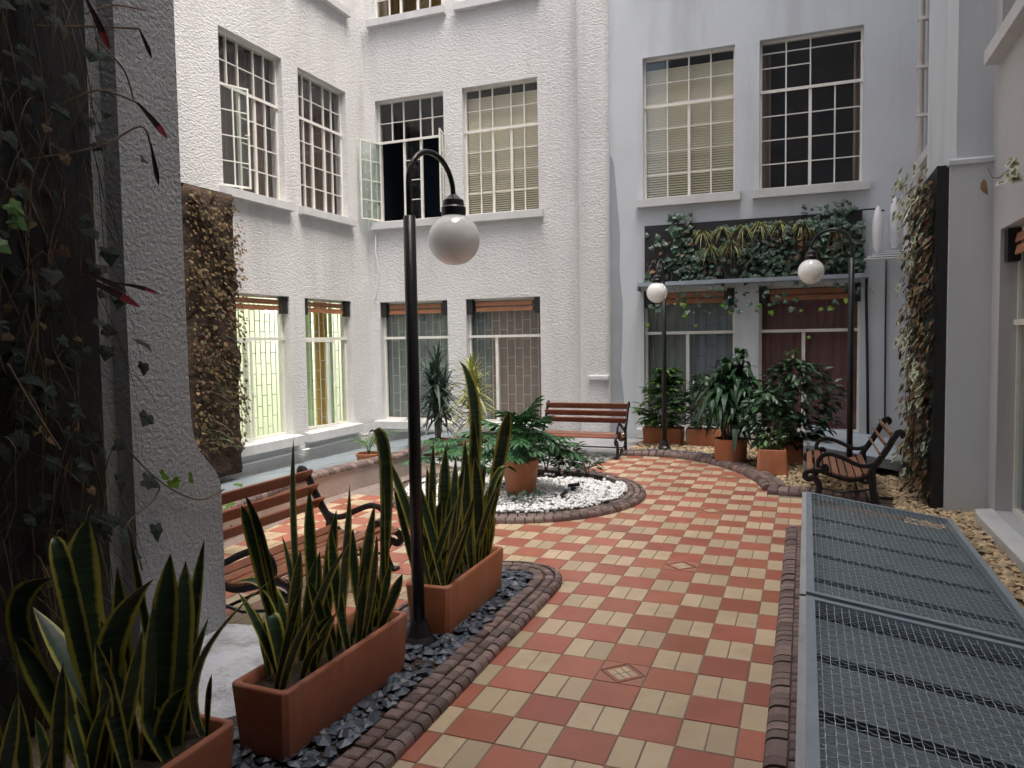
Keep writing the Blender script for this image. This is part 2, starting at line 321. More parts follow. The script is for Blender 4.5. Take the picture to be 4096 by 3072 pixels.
# tiled path: each tile (or half tile) is a piece
T = .25
def in_oval(x, y, r=1.5): return (x+2.13)**2/1.0+(y-4.38)**2 < r*r
def has_tile(x, y):
    if in_oval(x, y, 1.3): return False
    if x > 1.02 or x < -3.98: return False
    if y < 1.62 and -1.38 < x < -.75: return False
    if x < -1.55 and y < .02: return False
    if x > .88 and y < 3.45: return False
    if y > 5.12 and x > .72: return False
    if y > 4.2 and (x+1.28)**2+(y-5.6)**2 > 2.05**2 and x > -1.28 and y > 5.3: return False
    if x < -1.28 and y > 7.6: return False
    if x < -1.66-.0 and y > 5.6: return False
    if x < -2.2 and y > 3.8: return False
    return True
grout = structure(MB().prism([(-4.0, .0), (-1.5, .0), (-1.5, -3.2), (1.0, -3.2), (1.0, 5.2), (.7, 5.9), (0, 7.2), (-.8, 7.75), (-1.7, 7.75), (-1.7, 5.6), (-4.0, 5.6)], -.03, -.004).build('tiled_path', 'grout'))
def tile_mesh(w, h, m): g = .0035; return MB().bbox(g, w-g, g, h-g, -.012, .0, .002).mesh('tile', m)
TM = {'r': tile_mesh(T, T, 'tile_red'), 'b': tile_mesh(T/2, T, 'tile_beige')}
pieces = []
for i in range(-16, 5):
    for j in range(-13, 31):
        x, y = i*T, j*T
        if not has_tile(x+T/2, y+T/2) or (i == 0 and j % 8 == 0 and 0 <= j <= 24): continue
        c = Vector((x+T/2, y+T/2, 0))-CAM; dep = c.dot(fw)
        if dep < .5: continue
        u = c.dot(rt2)/dep*2993/2048; v = c.dot(up2)/dep*2993/1536
        if abs(u) > 1.15 or v < -1.15: continue
        key = dep*dep
        if (i+j) % 2: pieces.append((key, 'r', x, y))
        else: pieces += [(key*1.4, 'b', x, y), (key*1.4, 'b', x+T/2, y)]
pieces.sort(key=lambda q: q[0])
far = {'r': MB(), 'b': MB()}
for n, (k, t, x, y) in enumerate(pieces):
    if n < 288:
        o = obj('red_tile' if t == 'r' else 'beige_tile', TM[t], grout, (x, y, rv(.0012))); o.rotation_euler = (rv(.002), rv(.002), rv(.004))
    else:
        g = .004; w = T if t == 'r' else T/2; z = rv(.0012); far[t].bbox(x+g, x+w-g, y+g, y+T-g, -.012, z, .002)
tag(far['r'].build('red_tiles', 'tile_red_s', grout), kind='stuff'); tag(far['b'].build('beige_tiles', 'tile_beige_s', grout), kind='stuff')
for j in (0, 8, 16, 24):        # inlaid diamond tiles
    y = j*T; g = .004; h = T/2
    d = MB(); 
    for sx, sy in ((0, 0), (1, 0), (1, 1), (0, 1)):
        cx = g if sx == 0 else T-g; cy = g if sy == 0 else T-g
        a = (h, cy); b = (cx, h); e = .006
        d.prism([(cx, cy), (a[0]+(e if sx else -e), a[1]), (b[0], b[1]+(e if sy else -e))][::1 if sx == sy else -1], -.012, .001)
    dt = d.build('diamond_tile', 'tile_pink', grout, loc=(0, y, 0))
    q = MB(); o4 = [(h, .012), (T-.012, h), (h, T-.012), (.012, h)]; i4 = [(h+(p[0]-h)*.62, h+(p[1]-h)*.62) for p in o4]
    for k in range(4): q.prism([o4[k], o4[(k+1) % 4], i4[(k+1) % 4], i4[k]], -.012, .0005)
    q.build('diamond_border', 'tile_red', dt)
    c = MB(); ax = Vector((1, 1, 0)).normalized()*.062; ay = Vector((-1, 1, 0)).normalized()*.062
    for a in range(3):
        for b in range(2):
            u0, u1, v0, v1 = -1+a*2/3+.04, -1+(a+1)*2/3-.04, -1+b+.04, b-.04
            c.prism([tuple((Vector((h, h, 0))+ax*u+ay*v).xy) for u, v in ((u0, v0), (u1, v0), (u1, v1), (u0, v1))], -.012, .0015)
    c.build('mosaic_chips', 'tile_beige_s', dt)

# brick kerbs -----------------------------------------------------------------
def arc_resample(P, step):
    P = [Vector(p) for p in P]; L = [0]
    for a, b in zip(P, P[1:]): L.append(L[-1]+(b-a).length)
    n = max(1, round(L[-1]/step)); out = []; k = 0
    for i in range(n):
        s = (i+.5)*L[-1]/n
        while k < len(L)-2 and L[k+1] < s: k += 1
        t = (s-L[k])/(L[k+1]-L[k]); p = P[k].lerp(P[k+1], t)
        d = (P[min(k+2, len(P)-1)]-P[max(k-1, 0)]).normalized(); out.append((p, d))
    return out, L[-1]/n
def offset(P, o, closed=False):
    P = [Vector(p) for p in P]; n = len(P); out = []
    for i in range(n):
        if closed: d = (P[(i+1) % n]-P[i-1])
        else: d = P[min(i+1, n-1)]-P[max(i-1, 0)]
        d.normalize(); out.append(P[i]+Vector((-d.y, d.x, 0))*o)
    return out
BRK = {}
def brick_mesh(kind, w, L, h, lo=-.1):
    key = (kind, w, L, h, lo)
    if key in BRK: return BRK[key]
    mb = MB(); g = .004; x0, x1 = -L/2+g, L/2-g
    if kind == 'flat': mb.bbox(x0, x1, g, w-g, lo, h, .008)
    else:               # bullnose, rounded towards the path (local y = 0)
        prof = [(.0, lo), (.0, h*.35), (w*.08, h*.66), (w*.28, h*.9), (w*.55, h), (w-g, h), (w-g, lo)]
        n = len(prof); vs = [(x0, a, b) for a, b in prof]+[(x1, a, b) for a, b in prof]
        mb.add(vs, [tuple(range(n)), tuple(range(2*n-1, n-1, -1))]+[(i, n+i, n+(i+1) % n, (i+1) % n) for i in range(n)])
    BRK[key] = mb.mesh('brick', 'brick'); return BRK[key]
def kerb(name, label, path, rows, step, h, closed=False, group=None, cap=None):
    path = [Vector((p[0], p[1], 0)) for p in path]
    t = thing('brick_kerb', label, 'kerb', tuple(path[0]), 0, group)
    o0 = path[0]; tot = sum(w for k, w in rows)
    pp = path+([path[0]] if closed else [])
    A = offset(path, .004, closed); B = offset(path, tot-.004, closed); n = len(path); mm = MB()
    m_ = n if closed else n-1
    vs = [p-o0+Vector((0, 0, z)) for p, q in zip(A, A) for z in (-.1,)]
    for i in range(m_):
        j = (i+1) % n; z = h-.014; a, b, c, d = A[i]-o0, A[j]-o0, B[j]-o0, B[i]-o0; Z = Vector((0, 0, z)); Y = Vector((0, 0, -.1)); lo = Vector((0, 0, h*.3))
        mm.quad(a+lo, b+lo, b+Y, a+Y); mm.quad(d+Z, c+Z, b+lo, a+lo); mm.quad(d+Y, c+Y, c+Z, d+Z)
    mm.build('mortar', 'mortar', t)
    off = 0
    for kind, w in rows:
        if kind == 'gap': off += w; continue
        P = offset(pp if not closed else path, off, closed)
        if closed: P.append(P[0])
        st = step*(1 if kind == 'flat' else 1)
        pts, L = arc_resample(P, st)
        me = brick_mesh(kind, w, round(L, 3), h)
        for p, d in pts:
            o = obj('brick', me, t, tuple(p-o0+Vector((0, 0, rv(.005))))); o.rotation_euler = (rv(.025), rv(.02), math.atan2(d.y, d.x)+rv(.03)); o.scale.x = random.uniform(.9, 1.02)
        off += w
    return t
lk = [(-.58, -2.3), (-.58, -1), (-.59, .2), (-.60, 1.15)]+[(x, y) for x, y in ((-.625, 1.42), (-.70, 1.60), (-.84, 1.71), (-1.02, 1.74), (-1.2, 1.70), (-1.36, 1.58), (-1.46, 1.36), (-1.48, 1.1), (-1.47, .1))]
kerb('k', 'three-row brown brick kerb around the dark slate bed with the planters', [tuple(p) for p in catmull([(x, y, 0) for x, y in lk], 4)], [('nose', .055), ('gap', .005), ('flat', .065), ('gap', .01), ('flat', .085)], .085, .045)
kerb('k', 'straight two-row brown brick kerb along the wire-mesh grates', [(.86, 3.5), (.862, 2), (.865, 0), (.87, -2.4)], [('nose', .095), ('flat', .06)], .075, .055)
oc = [(-2.13+1.5*math.cos(a), 4.38+1.5*math.sin(a)) for a in [2*math.pi*i/60 for i in range(60)]]
kerb('k', 'round brown brick kerb enclosing the white pebble bed', oc, [('nose', .055), ('gap', .004), ('flat', .065), ('gap', .008), ('flat', .07)], .095, .055, closed=True)
fk = catmull([(-1.62, 7.44, 0), (-1.12, 7.50, 0), (-.69, 7.36, 0), (-.25, 7.05, 0), (.17, 6.48, 0), (.46, 5.80, 0), (.56, 5.35, 0)], 5)
kerb('k', 'curved brown brick kerb between the tiles and the far pots', [tuple(p) for p in fk], [('nose', .08), ('flat', .09), ('flat', .09)], .11, .07)
kerb('k', 'short straight brick kerb under the bench by the mesh grate', [(.62, 5.12), (1.2, 5.08), (1.75, 5.04)], [('nose', .08), ('flat', .09), ('flat', .09)], .11, .07)

# loose stones ----------------------------------------------------------------
def chip(mb, p, r, flat=.45):
    a = random.random()*6.28; ca, sa = math.cos(a), math.sin(a); tx, ty = rv(.5), rv(.5); vs = []
    for x, y, z in ((1, 0, 0), (.25, .8, .1), (-.9, .45, 0), (-.75, -.6, .1), (.4, -.8, 0), (0, 0, 1), (.1, 0, -1)):
        x *= 1+rv(.3); y *= 1+rv(.3); z *= flat*(1+rv(.4)); z += x*tx*flat+y*ty*flat
        vs.append((p[0]+r*(x*ca-y*sa), p[1]+r*(x*sa+y*ca), p[2]+r*z))
    mb.add(vs, [(i, (i+1) % 5, 5) for i in range(5)]+[((i+1) % 5, i, 6) for i in range(5)])
PH = [(math.cos(a)*math.cos(e), math.sin(a)*math.cos(e), math.sin(e)) for e in (-.5, .5) for a in [i*6.283/6+(.5 if e > 0 else 0) for i in range(6)]]+[(0, 0, 1), (0, 0, -1)]
def pebble(mb, p, r):
    a = random.random()*6.28; ca, sa = math.cos(a), math.sin(a); k = random.uniform(.6, .9); vs = []; tx = rv(.4)
    for x, y, z in PH: x *= 1+rv(.1); y *= k; z = z*.62+x*tx*.5; vs.append((p[0]+r*(x*ca-y*sa), p[1]+r*(x*sa+y*ca), p[2]+r*z))
    fs = [(i, (i+1) % 6, 6+i) for i in range(6)]+[(6+i, (i+1) % 6, 6+(i+1) % 6) for i in range(6)]+[(6+i, 6+(i+1) % 6, 12) for i in range(6)]+[((i+1) % 6, i, 13) for i in range(6)]
    mb.add(vs, fs)
structure(MB().prism([(-1.34, -2.6), (-.79, -2.6), (-.80, 1.2), (-.88, 1.45), (-1.05, 1.52), (-1.2, 1.45), (-1.27, 1.2), (-1.4, -.2)], -.03, .028).build('slate_bed_soil', 'soil'))
mb = MB()
for i in range(1700):
    x = random.uniform(-1.36, -.80); y = random.uniform(-2.3, 1.5)
    if y > 1.2 and (x+1.05)**2+(y-1.2)**2 > .26**2: continue
    chip(mb, (x, y, random.uniform(.03, .06)), random.choice((.02, .025, .03, .038, .046)), .38)
tag(mb.build('slate_chips', 'slate'), 'dark blue-grey slate chips around the long planters', 'gravel', kind='stuff')
structure(MB().lathe([(1.3, -.03), (1.3, .05), (.01, .06)], 40, (-2.13, 4.38, 0), False).build('pebble_bed_soil', 'soil'))
mb = MB()
for i in range(5200):
    r = 1.285*math.sqrt(random.random()); a = random.random()*6.283; x, y = -2.13+r*math.cos(a), 4.38+r*math.sin(a)
    if y > 5.05+.12*math.sin(x*7) and random.random() > .04: continue
    pebble(mb, (x, y, random.uniform(.055, .085)), random.uniform(.018, .032))
tag(mb.build('white_pebbles', 'white_pebble', None, True), 'white pebbles filling the round bed', 'gravel', kind='stuff')
mb = MB()
def gpoly(x, y):
    if x < -1.62 or y > 9.45: return False
    if x < .7 and (x+1.28)**2+(y-5.55)**2 < 2.2**2 and x > -1.6 and y < 7.6: return False
    if x < -1.28 and y < 7.7: return False
    return y > 5.34
for i in range(9000):
    x, y = random.uniform(-1.6, 2.62), random.uniform(5.3, 9.45)
    if not gpoly(x, y) or (1.1 < x < 2.1 and y > 6.8): continue
    chip(mb, (x, y, random.uniform(.0, .03)), random.uniform(.02, .045), .55)
for i in range(3600):
    x, y = random.uniform(1.9, 2.66), random.uniform(-.6, 5.4)
    if y < 3.8 and x < 2.12: continue
    chip(mb, (x, y, random.uniform(-.01, .03)), random.uniform(.02, .042), .6)
tag(mb.build('yellow_gravel', 'gravel'), 'straw-coloured gravel around the pots and beside the right wall', 'gravel', kind='stuff')
mb = MB()
for i in range(520):
    t = random.random(); x = -1.25+1.5*t+rv(.1); y = 7.86-.55*t*t-.05*t+rv(.11)
    chip(mb, (x, y, random.uniform(.02, .05)), random.uniform(.02, .035), .45)
tag(mb.build('slate_patch', 'slate'), 'strip of dark slate chips at the foot of the far lamp post', 'gravel', kind='stuff')
# white painted concrete between the pier and the planters
structure(MB().prism([(-2.35, -.12), (-1.6, .02), (-1.5, -.2), (-1.36, -.9), (-1.5, -1.1), (-2.0, -1.05), (-2.4, -.6)], -.03, .05).build('white_concrete_pad', 'white_concrete'))

# low curved wall with brick coping at the left, sloping sheet cover behind it
cw = catmull([(-3.45, -.6, 0), (-3.62, .8, 0), (-3.80, 2.0, 0), (-3.93, 2.7, 0), (-3.95, 3.3, 0), (-3.88, 4.0, 0), (-3.80, 4.7, 0), (-3.9, 5.4, 0), (-4.3, 6.05, 0)], 4)
lw = thing('low_wall', 'low curved pinkish rendered wall with brick coping behind the left bench', 'wall', (-3.8, 2, 0))
o0 = Vector((-3.8, 2, 0)); A = offset(cw, 0); B = offset(cw, .16); mb = MB()
for i in range(len(cw)-1):
    a, b, c, d = [q-o0 for q in (A[i], A[i+1], B[i+1], B[i])]; t_ = Vector((0, 0, .30)); z_ = Vector((0, 0, -.1)); foot = Vector((0, 0, .05))
    n1 = (A[i]-B[i]).normalized()*.06; n2 = (A[i+1]-B[i+1]).normalized()*.06
    mb.quad(a+n1+z_, b+n2+z_, b+foot, a+foot); mb.quad(a+foot, b+foot, b+t_, a+t_); mb.quad(a+t_, b+t_, c+t_, d+t_); mb.quad(d+t_, c+t_, c+z_, d+z_)
mb.build('rendered_face', 'pink_render', lw, True)
for off, kind, w in ((-.02, 'nose', .075), (.055, 'flat', .1)):
    pts, L = arc_resample(offset(cw, off), .1); me = brick_mesh(kind, w, round(L, 3), .055, 0)
    for p, d in pts:
        o = obj('brick', me, lw, tuple(p-o0+Vector((0, 0, .302+rv(.003))))); o.rotation_euler = (rv(.02), rv(.02), math.atan2(d.y, d.x)+rv(.02))
sc_ = thing('skylight_cover', 'sloping grey-blue sheet metal cover between the low wall and the lit windows', 'roof cover', (-5.6, 4, 0))
ys = [-1.2, 1.1, 3.3, 5.35, 7.2, 9.4]
for a, b in zip(ys, ys[1:]):
    m_ = MB(); x0, x1 = -4.0, -7.22
    def zz(x): return .275+(x+4.0)*.182
    xs = [x0, x1] if b < 5.5 else [-4.35, x1]
    for (xa, za) in ((xs[0], zz(xs[0])),):
        m_.add([(xs[1]+5.6, a+.006-4, zz(xs[1])), (xs[0]+5.6, a+.006-4, za), (xs[0]+5.6, b-.006-4, za), (xs[1]+5.6, b-.006-4, zz(xs[1]))], [(0, 1, 2, 3)])
        m_.add([(xs[1]+5.6, b-.03-4, zz(xs[1])+.004), (xs[0]+5.6, b-.03-4, za+.004), (xs[0]+5.6, b+.0-4, za+.02), (xs[1]+5.6, b+.0-4, zz(xs[1])+.02)], [(0, 1, 2, 3)])
    m_.build('sheet', 'deck_left', sc_)

# ------------------------------------------------------------------ buildings
PANE = MB().box(-.5, .5, -.5, .5, -.5, .5)
PANE_G = PANE.mesh('pane', 'glass'); PANE_O = PANE.mesh('pane', 'glass_open')
def pane(win, x0, x1, z0, z1, y, me=None, M=None):
    o = obj('pane', me or PANE_G, win); c = Vector(((x0+x1)/2, y, (z0+z1)/2))
    if M: o.location = M @ c; o.rotation_euler = M.to_euler()
    else: o.location = c
    o.scale = (x1-x0, .004, z1-z0); return o
def wall_mesh(mb, x0, x1, z0, z1, ops, dep=.26, F=None):
    xs = sorted({x0, x1, *[v for o in ops for v in o[:2]]}); zs = sorted({z0, z1, *[v for o in ops for v in o[2:4]]})
    M = F or Matrix()
    q = lambda *ps: mb.add([M @ Vector(p) for p in ps], [(0, 1, 2, 3)])
    for a, b in zip(xs, xs[1:]):
        for c, d in zip(zs, zs[1:]):
            mx, mz = (a+b)/2, (c+d)/2
            if any(o[0] < mx < o[1] and o[2] < mz < o[3] for o in ops): continue
            q((a, 0, c), (b, 0, c), (b, 0, d), (a, 0, d))
    for a, b, c, d in ops:
        q((a, 0, c), (a, 0, d), (a, dep, d), (a, dep, c)); q((b, 0, d), (b, 0, c), (b, dep, c), (b, dep, d))
        q((a, 0, d), (b, 0, d), (b, dep, d), (a, dep, d)); q((b, 0, c), (a, 0, c), (a, dep, c), (b, dep, c))
def fmat(F): return Matrix.Translation(F[0]) @ Matrix.Rotation(F[1], 4, 'Z')
def room(win, x0, x1, z0, z1, y0, dep, m, e=.25):
    a, b, c, d, y1 = x0-e, x1+e, z0-e, z1+.1, y0+dep; mb = MB()
    mb.quad((a, y1, c), (b, y1, c), (b, y1, d), (a, y1, d)); mb.quad((a, y0, c), (a, y1, c), (a, y1, d), (a, y0, d)); mb.quad((b, y1, c), (b, y0, c), (b, y0, d), (b, y1, d))
    mb.quad((a, y0, d), (b, y0, d), (b, y1, d), (a, y1, d)); mb.quad((a, y0, c), (b, y0, c), (b, y1, c), (a, y1, c))
    # lining around the opening
    mb.quad((a, y0, c), (x0, y0, c), (x0, y0, d), (a, y0, d)); mb.quad((x1, y0, c), (b, y0, c), (b, y0, d), (x1, y0, d)); mb.quad((x0, y0, z1), (x1, y0, z1), (x1, y0, d), (x0, y0, d)); mb.quad((x0, y0, c), (x1, y0, c), (x1, y0, z0), (x0, y0, z0))
    return mb.build('room', m, win)
def drape(win, x0, x1, z0, z1, y, m, amp=.02, n=None, name='curtain'):
    n = n or max(8, int((x1-x0)/.025)); mb = MB(); ph = random.random()*6
    xs = [x0+(x1-x0)*i/n for i in range(n+1)]; f = lambda x: y+amp*math.sin((x-x0)*52+ph)+amp*.5*math.sin((x-x0)*23+ph*2)
    for a, b in zip(xs, xs[1:]): mb.quad((a, f(a), z0), (b, f(b), z0), (b, f(b), z1), (a, f(a), z1))
    return mb.build(name, m, win, True)
def blind(win, x0, x1, z0, z1, y, pitch=.042):
    mb = MB(); z = z1
    while z > z0:
        t = (z1-z)/(z1-z0); an = R(66-26*t*t)
        c, s = math.cos(an)*.026, math.sin(an)*.026
        mb.add([(x0, y-c, z-s), (x1, y-c, z-s), (x1, y+c, z+s), (x0, y+c, z+s)], [(0, 1, 2, 3)]); z -= pitch
    return mb.build('venetian_blind', 'blind', win)
def sill(win, x0, x1, z, th=.15, out=.12, e=.10, m='sill'):
    mb = MB(); b = .012
    mb.add([(x0-e, .03, z-th), (x1+e, .03, z-th), (x1+e, -out, z-th), (x0-e, -out, z-th), (x0-e, .03, z), (x1+e, .03, z), (x1+e, -out, z-b*1.6), (x0-e, -out, z-b*1.6)],
           [(0, 1, 2, 3), (4, 7, 6, 5), (3, 2, 6, 7), (0, 3, 7, 4), (1, 5, 6, 2)])
    return mb.build('sill', m, win)
COL5 = [.19, .18, .26, .18, .19]
def steel_window(par, F, x0, x1, z0, z1, cols=COL5, y=.15, open_=None, roomm='dark_room', content=None, top_single=None, thick=None, name='window'):
    """six rows: two above the transom, four below. open_: {'L': angle, 'R': angle} for outward casements"""
    mb = MB(); fr = .035; cw_ = (x1-x0-2*fr); s = sum(cols); X = [x0+fr]
    for c in cols: X.append(X[-1]+cw_*c/s)
    rh = (z1-z0-2*fr)/6; Z = [z0+fr+rh*i for i in range(7)]; zt = Z[4]
    mb.box(x0, x0+fr, y-.03, y+.03, z0, z1); mb.box(x1-fr, x1, y-.03, y+.03, z0, z1); mb.box(x0+fr, x1-fr, y-.03, y+.03, z0, z0+fr); mb.box(x0+fr, x1-fr, y-.03, y+.03, z1-fr, z1)
    mb.box(x0-.0, x1+.0, y-.05, y-.031, zt-.022, zt+.026)
    win = None; t = .011; holes = []; n = len(cols); op = open_ or {}
    thick = thick or ([2, 3] if n == 5 else [2])
    bars = []
    for k in range(1, n):
        if not (top_single and k in top_single): mb.box(X[k]-t, X[k]+t, y-.02, y+.02, zt+.02, z1-fr)
    lowcols = []
    for k in range(n):
        side = 'L' if k < 2 else ('R' if k >= n-2 else 'C')
        lowcols.append(side)
    for k in range(1, n):
        tt = .024 if k in thick else t
        if k not in thick and lowcols[k] in op and lowcols[k-1] in op: continue
        mb.box(X[k]-tt, X[k]+tt, y-.022, y+.022, z0+fr, zt-.02)
    for r in (5,):
        if top_single:
            a = min(top_single)-1; mb.box(x0+fr, X[a], y-.014, y+.014, Z[r]-.008, Z[r]+.008); mb.box(X[a], x1-fr, y-.014, y+.014, Z[6]-.16, Z[6]-.145)
            mb.box(x0+fr, X[a], y-.014, y+.014, Z[6]-.16, Z[6]-.145)
        else: mb.box(x0+fr, x1-fr, y-.014, y+.014, Z[r]-.008, Z[r]+.008)
    for r in (1, 2, 3):
        for k in range(n):
            if lowcols[k] in op: continue
            mb.box(X[k], X[k+1], y-.014, y+.014, Z[r]-.008, Z[r]+.008)
    win = mb.build(name, 'white_paint', par); win.location = F[0]; win.rotation_euler.z = F[1]
    k = 0
    while k < n:
        if top_single and k == min(top_single)-1:
            pane(win, X[k], X[-1], Z[4], Z[6], y); break
        for r in (4, 5): pane(win, X[k], X[k+1], Z[r], Z[r+1], y)
        k += 1
    for k in range(n):
        if lowcols[k] in op: continue
        for r in range(4): pane(win, X[k], X[k+1], Z[r], Z[r+1], y)
    for side, ang in op.items():
        ks = [k for k in range(n) if lowcols[k] == side]; a, b = X[ks[0]], X[ks[-1]+1]; w = b-a
        hx = a if side == 'L' else b; sg = 1 if side == 'L' else -1
        M = Matrix.Translation((hx, y-.03, 0)) @ Matrix.Rotation(-sg*R(ang), 4, 'Z') @ Matrix.Scale(sg, 4, (1, 0, 0))
        M2 = Matrix.Translation((hx, y-.03, 0)) @ Matrix.Rotation(-sg*R(ang), 4, 'Z')
        m2 = MB(); g = .018
        for q in ((0, g*1.6, Z[0], Z[4]), (w-g*1.6, w, Z[0], Z[4]), (g, w-g, Z[0], Z[0]+g*1.6), (g, w-g, Z[4]-g*1.6, Z[4]), (w/2-.009, w/2+.009, Z[0]+g, Z[4]-g)): m2.box(q[0], q[1], -.013, .013, q[2], q[3], M)
        for r in (1, 2, 3): m2.box(g, w-g, -.009, .009, Z[r]-.008, Z[r]+.008, M)
        m2.tube([M @ Vector((w-.02, -.02, Z[2]+.05)), M @ Vector((w-.02, -.06, Z[2]+.05)), M @ Vector((w-.1, -.06, Z[2]+.03))], .008, 6)
        m2.build('casement', 'white_paint', win)
        for r in range(4):
            for h in (0, 1): pane(win, *sorted((sg*h*w/2, sg*(h+1)*w/2)), Z[r], Z[r+1], 0, PANE_O, M2)
    room(win, x0, x1, z0, z1, .27, 1.6, roomm)
    if content == 'blind': blind(win, x0+.03, x1-.03, z0+.02, z1-.18, .215)
    if content == 'dark': drape(win, x0, x0+.16, z0, z1-.1, .42, 'curtain_brown'); drape(win, x1-.12, x1, z0, z1-.1, .42, 'curtain_brown')
    if content == 'brown': drape(win, x0-.1, x1+.1, z0-.1, z1, .34, 'brown_reflection', .02)  # brown drape stands in for the reflection on the glass
    sill(win, x0, x1, z0-.002)
    return win
def sec_bars(win, x0, x1, z0, z1, y, m, n, dz=.36):
    mb = MB(); xs = [x0+(x1-x0)*(i+.5)/n for i in range(n)]
    for x in xs: mb.box(x-.006, x+.006, y-.006, y+.006, z0, z1)
    for k in range(n-1):
        z = z0+dz*(.35+.5*(k % 2))
        while z < z1-.05: mb.box(xs[k]+.006, xs[k+1]-.006, y-.005, y+.005, z-.006, z+.006); z += dz
    return mb.build('security_bars', m, win)
def ground_window(par, F, x0, x1, z0, z1, split=.42, frame='white_paint', zt=1.87, bars='bars_dark', nb=8, curtain='curtain_grey', slats='wood_orange', roomm='dark_room', lit=False, cas=0, zsill=None):
    y = .17; fr = .04; mb = MB(); zh = z1-.28
    mb.box(x0, x0+fr, y-.03, y+.03, z0, z1); mb.box(x1-fr, x1, y-.03, y+.03, z0, z1); mb.box(x0+fr, x1-fr, y-.03, y+.03, z0, z0+fr); mb.box(x0+fr, x1-fr, y-.03, y+.03, z1-fr, z1)
    mb.box(x0, x1, y-.055, y+.02, zt-.025, zt+.025)
    xm = x0+(x1-x0)*split; mb.box(xm-.028, xm+.028, y-.032, y+.028, z0+fr, zt-.025)
    win = mb.build('window', frame, par); win.location = F[0]; win.rotation_euler.z = F[1]
    pane(win, x0+fr, x1-fr, zt, z1-fr, y)
    pane(win, xm, x1-fr, z0+fr, zt, y)
    if cas:
        w = xm-x0-fr; M = Matrix.Translation((x0+fr, y-.035, 0)) @ Matrix.Rotation(-R(cas), 4, 'Z'); m2 = MB()
        for q in ((0, .03, z0+fr, zt-.03), (w-.03, w, z0+fr, zt-.03), (.03, w-.03, z0+fr, z0+fr+.03), (.03, w-.03, zt-.06, zt-.03)): m2.box(q[0], q[1], -.014, .014, q[2], q[3], M)
        m2.box(w-.1, w-.02, -.05, -.03, 1.0, 1.02, M)
        m2.build('casement', frame, win); pane(win, .02, w-.02, z0+fr, zt-.04, 0, None, M)
    else: pane(win, x0+fr, xm, z0+fr, zt, y)
    # timber slats and black end brackets under the lintel
    sl_ = MB().box(-.5, .5, -.5, .5, -.5, .5).mesh('slat', slats)
    for k in range(2):
        o = obj('slat', sl_, win, ((x0+x1)/2, .09, z1-.105-k*.105)); o.scale = (x1-x0-.36, .02, .082); o.rotation_euler.x = R(-12)
    for sx in (x0+.005, x1-.125):
        MB().box(sx, sx+.12, .03, .135, z1-.30, z1-.01).build('bracket', 'black_plastic', win)
    if bars: sec_bars(win, x0+.05, x1-.05, z0+.05, z1-.05, .24, bars, nb)
    if not lit:
        room(win, x0, x1, z0, z1, .27, 1.2, roomm)
        for a, b, c in curtain: drape(win, x0+(x1-x0)*a, x0+(x1-x0)*b, z0-.05, z1, .285+.03*random.random(), c, .006)
    sill(win, x0, x1, z0-.002, .17, .14, .12)
    return win

F1 = (Vector((-7.3, 0, 0)), R(90)); F2 = (Vector((0, 9.6, 0)), 0); F3 = (Vector((0, 9.5, 0)), 0); F5 = (Vector((2.67, 0, 0)), R(-90))
ZU0, ZU1, ZG0, ZG1 = 4.21, 6.62, .2, 2.6
# --- white rough-plastered building (left wall and middle wall)
pb = thing('plastered_building', 'white rough-plastered building with steel-framed windows round the left corner of the courtyard', 'building', (-5, 9.6, 0))
pb.location = (0, 0, 0)
W1U = [(5.52, 7.0), (7.43, 8.9)]; W2U = [(-7.08, -5.55), (-5.15, -3.62)]
ops = [(a, b, z0, z1) for a, b in W1U for z0, z1 in ((ZG0, ZG1), (ZU0, ZU1), (8.2, 10.6))]
mb = MB(); wall_mesh(mb, -9, 9.6, -.62, TOPZ, ops, .27); w = mb.build('wall', 'rough_plaster', pb); w.location = F1[0]; w.rotation_euler.z = F1[1]
ops = [(a, b, z0, z1) for a, b in W2U for z0, z1 in ((ZG0, ZG1), (ZU0, ZU1), (8.2, 10.6))]
mb = MB(); wall_mesh(mb, -7.3, -2.82, -.62, TOPZ, ops, .27); w = mb.build('wall', 'rough_plaster', pb); w.location = F2[0]
mb = MB(); mb.add([(-2.86, .0, -.1), (-2.80, -.2, -.1), (-2.72, -.25, -.1), (-2.34, -.25, -.1), (-2.27, -.22, -.1), (-2.245, -.16, -.1), (-2.245, 0, -.1)]+[(x, y, TOPZ) for x, y in ((-2.86, 0), (-2.80, -.2), (-2.72, -.25), (-2.34, -.25), (-2.27, -.22), (-2.245, -.16), (-2.245, 0))], [(i, i+1, 8+i, 7+i) for i in range(6)])
w = mb.build('pilaster', 'rough_plaster', pb); w.location = F2[0]; autosmooth(w, 50)
MB().bbox(-2.62, -2.25, 9.285, 9.4, 1.06, 1.14, .02).build('ledge', 'sill', pb)
ww = steel_window(pb, F1, *W1U[0], ZU0, ZU1, open_={'L': 24}, content='brown', roomm='brown_reflection')
steel_window(pb, F1, *W1U[1], ZU0, ZU1, content='brown', roomm='brown_reflection')
steel_window(pb, F2, *W2U[0], ZU0, ZU1, open_={'L': 108, 'R': 105}, roomm='blue_room')
steel_window(pb, F2, *W2U[1], ZU0, ZU1, content='blind')
for a, b in W1U: steel_window(pb, F1, a, b, 8.2, 10.6)
steel_window(pb, F2, *W2U[0], 8.2, 10.6, roomm='curtain_ochre', content='dark'); steel_window(pb, F2, *W2U[1], 8.2, 10.6)
ground_window(pb, F1, *W1U[0], ZG0, ZG1, split=.36, frame='white_paint', bars='bars', nb=11, lit=True, cas=14)
ground_window(pb, F1, *W1U[1], ZG0, ZG1, split=.60, frame='white_paint', bars='bars', nb=9, lit=True, cas=10)
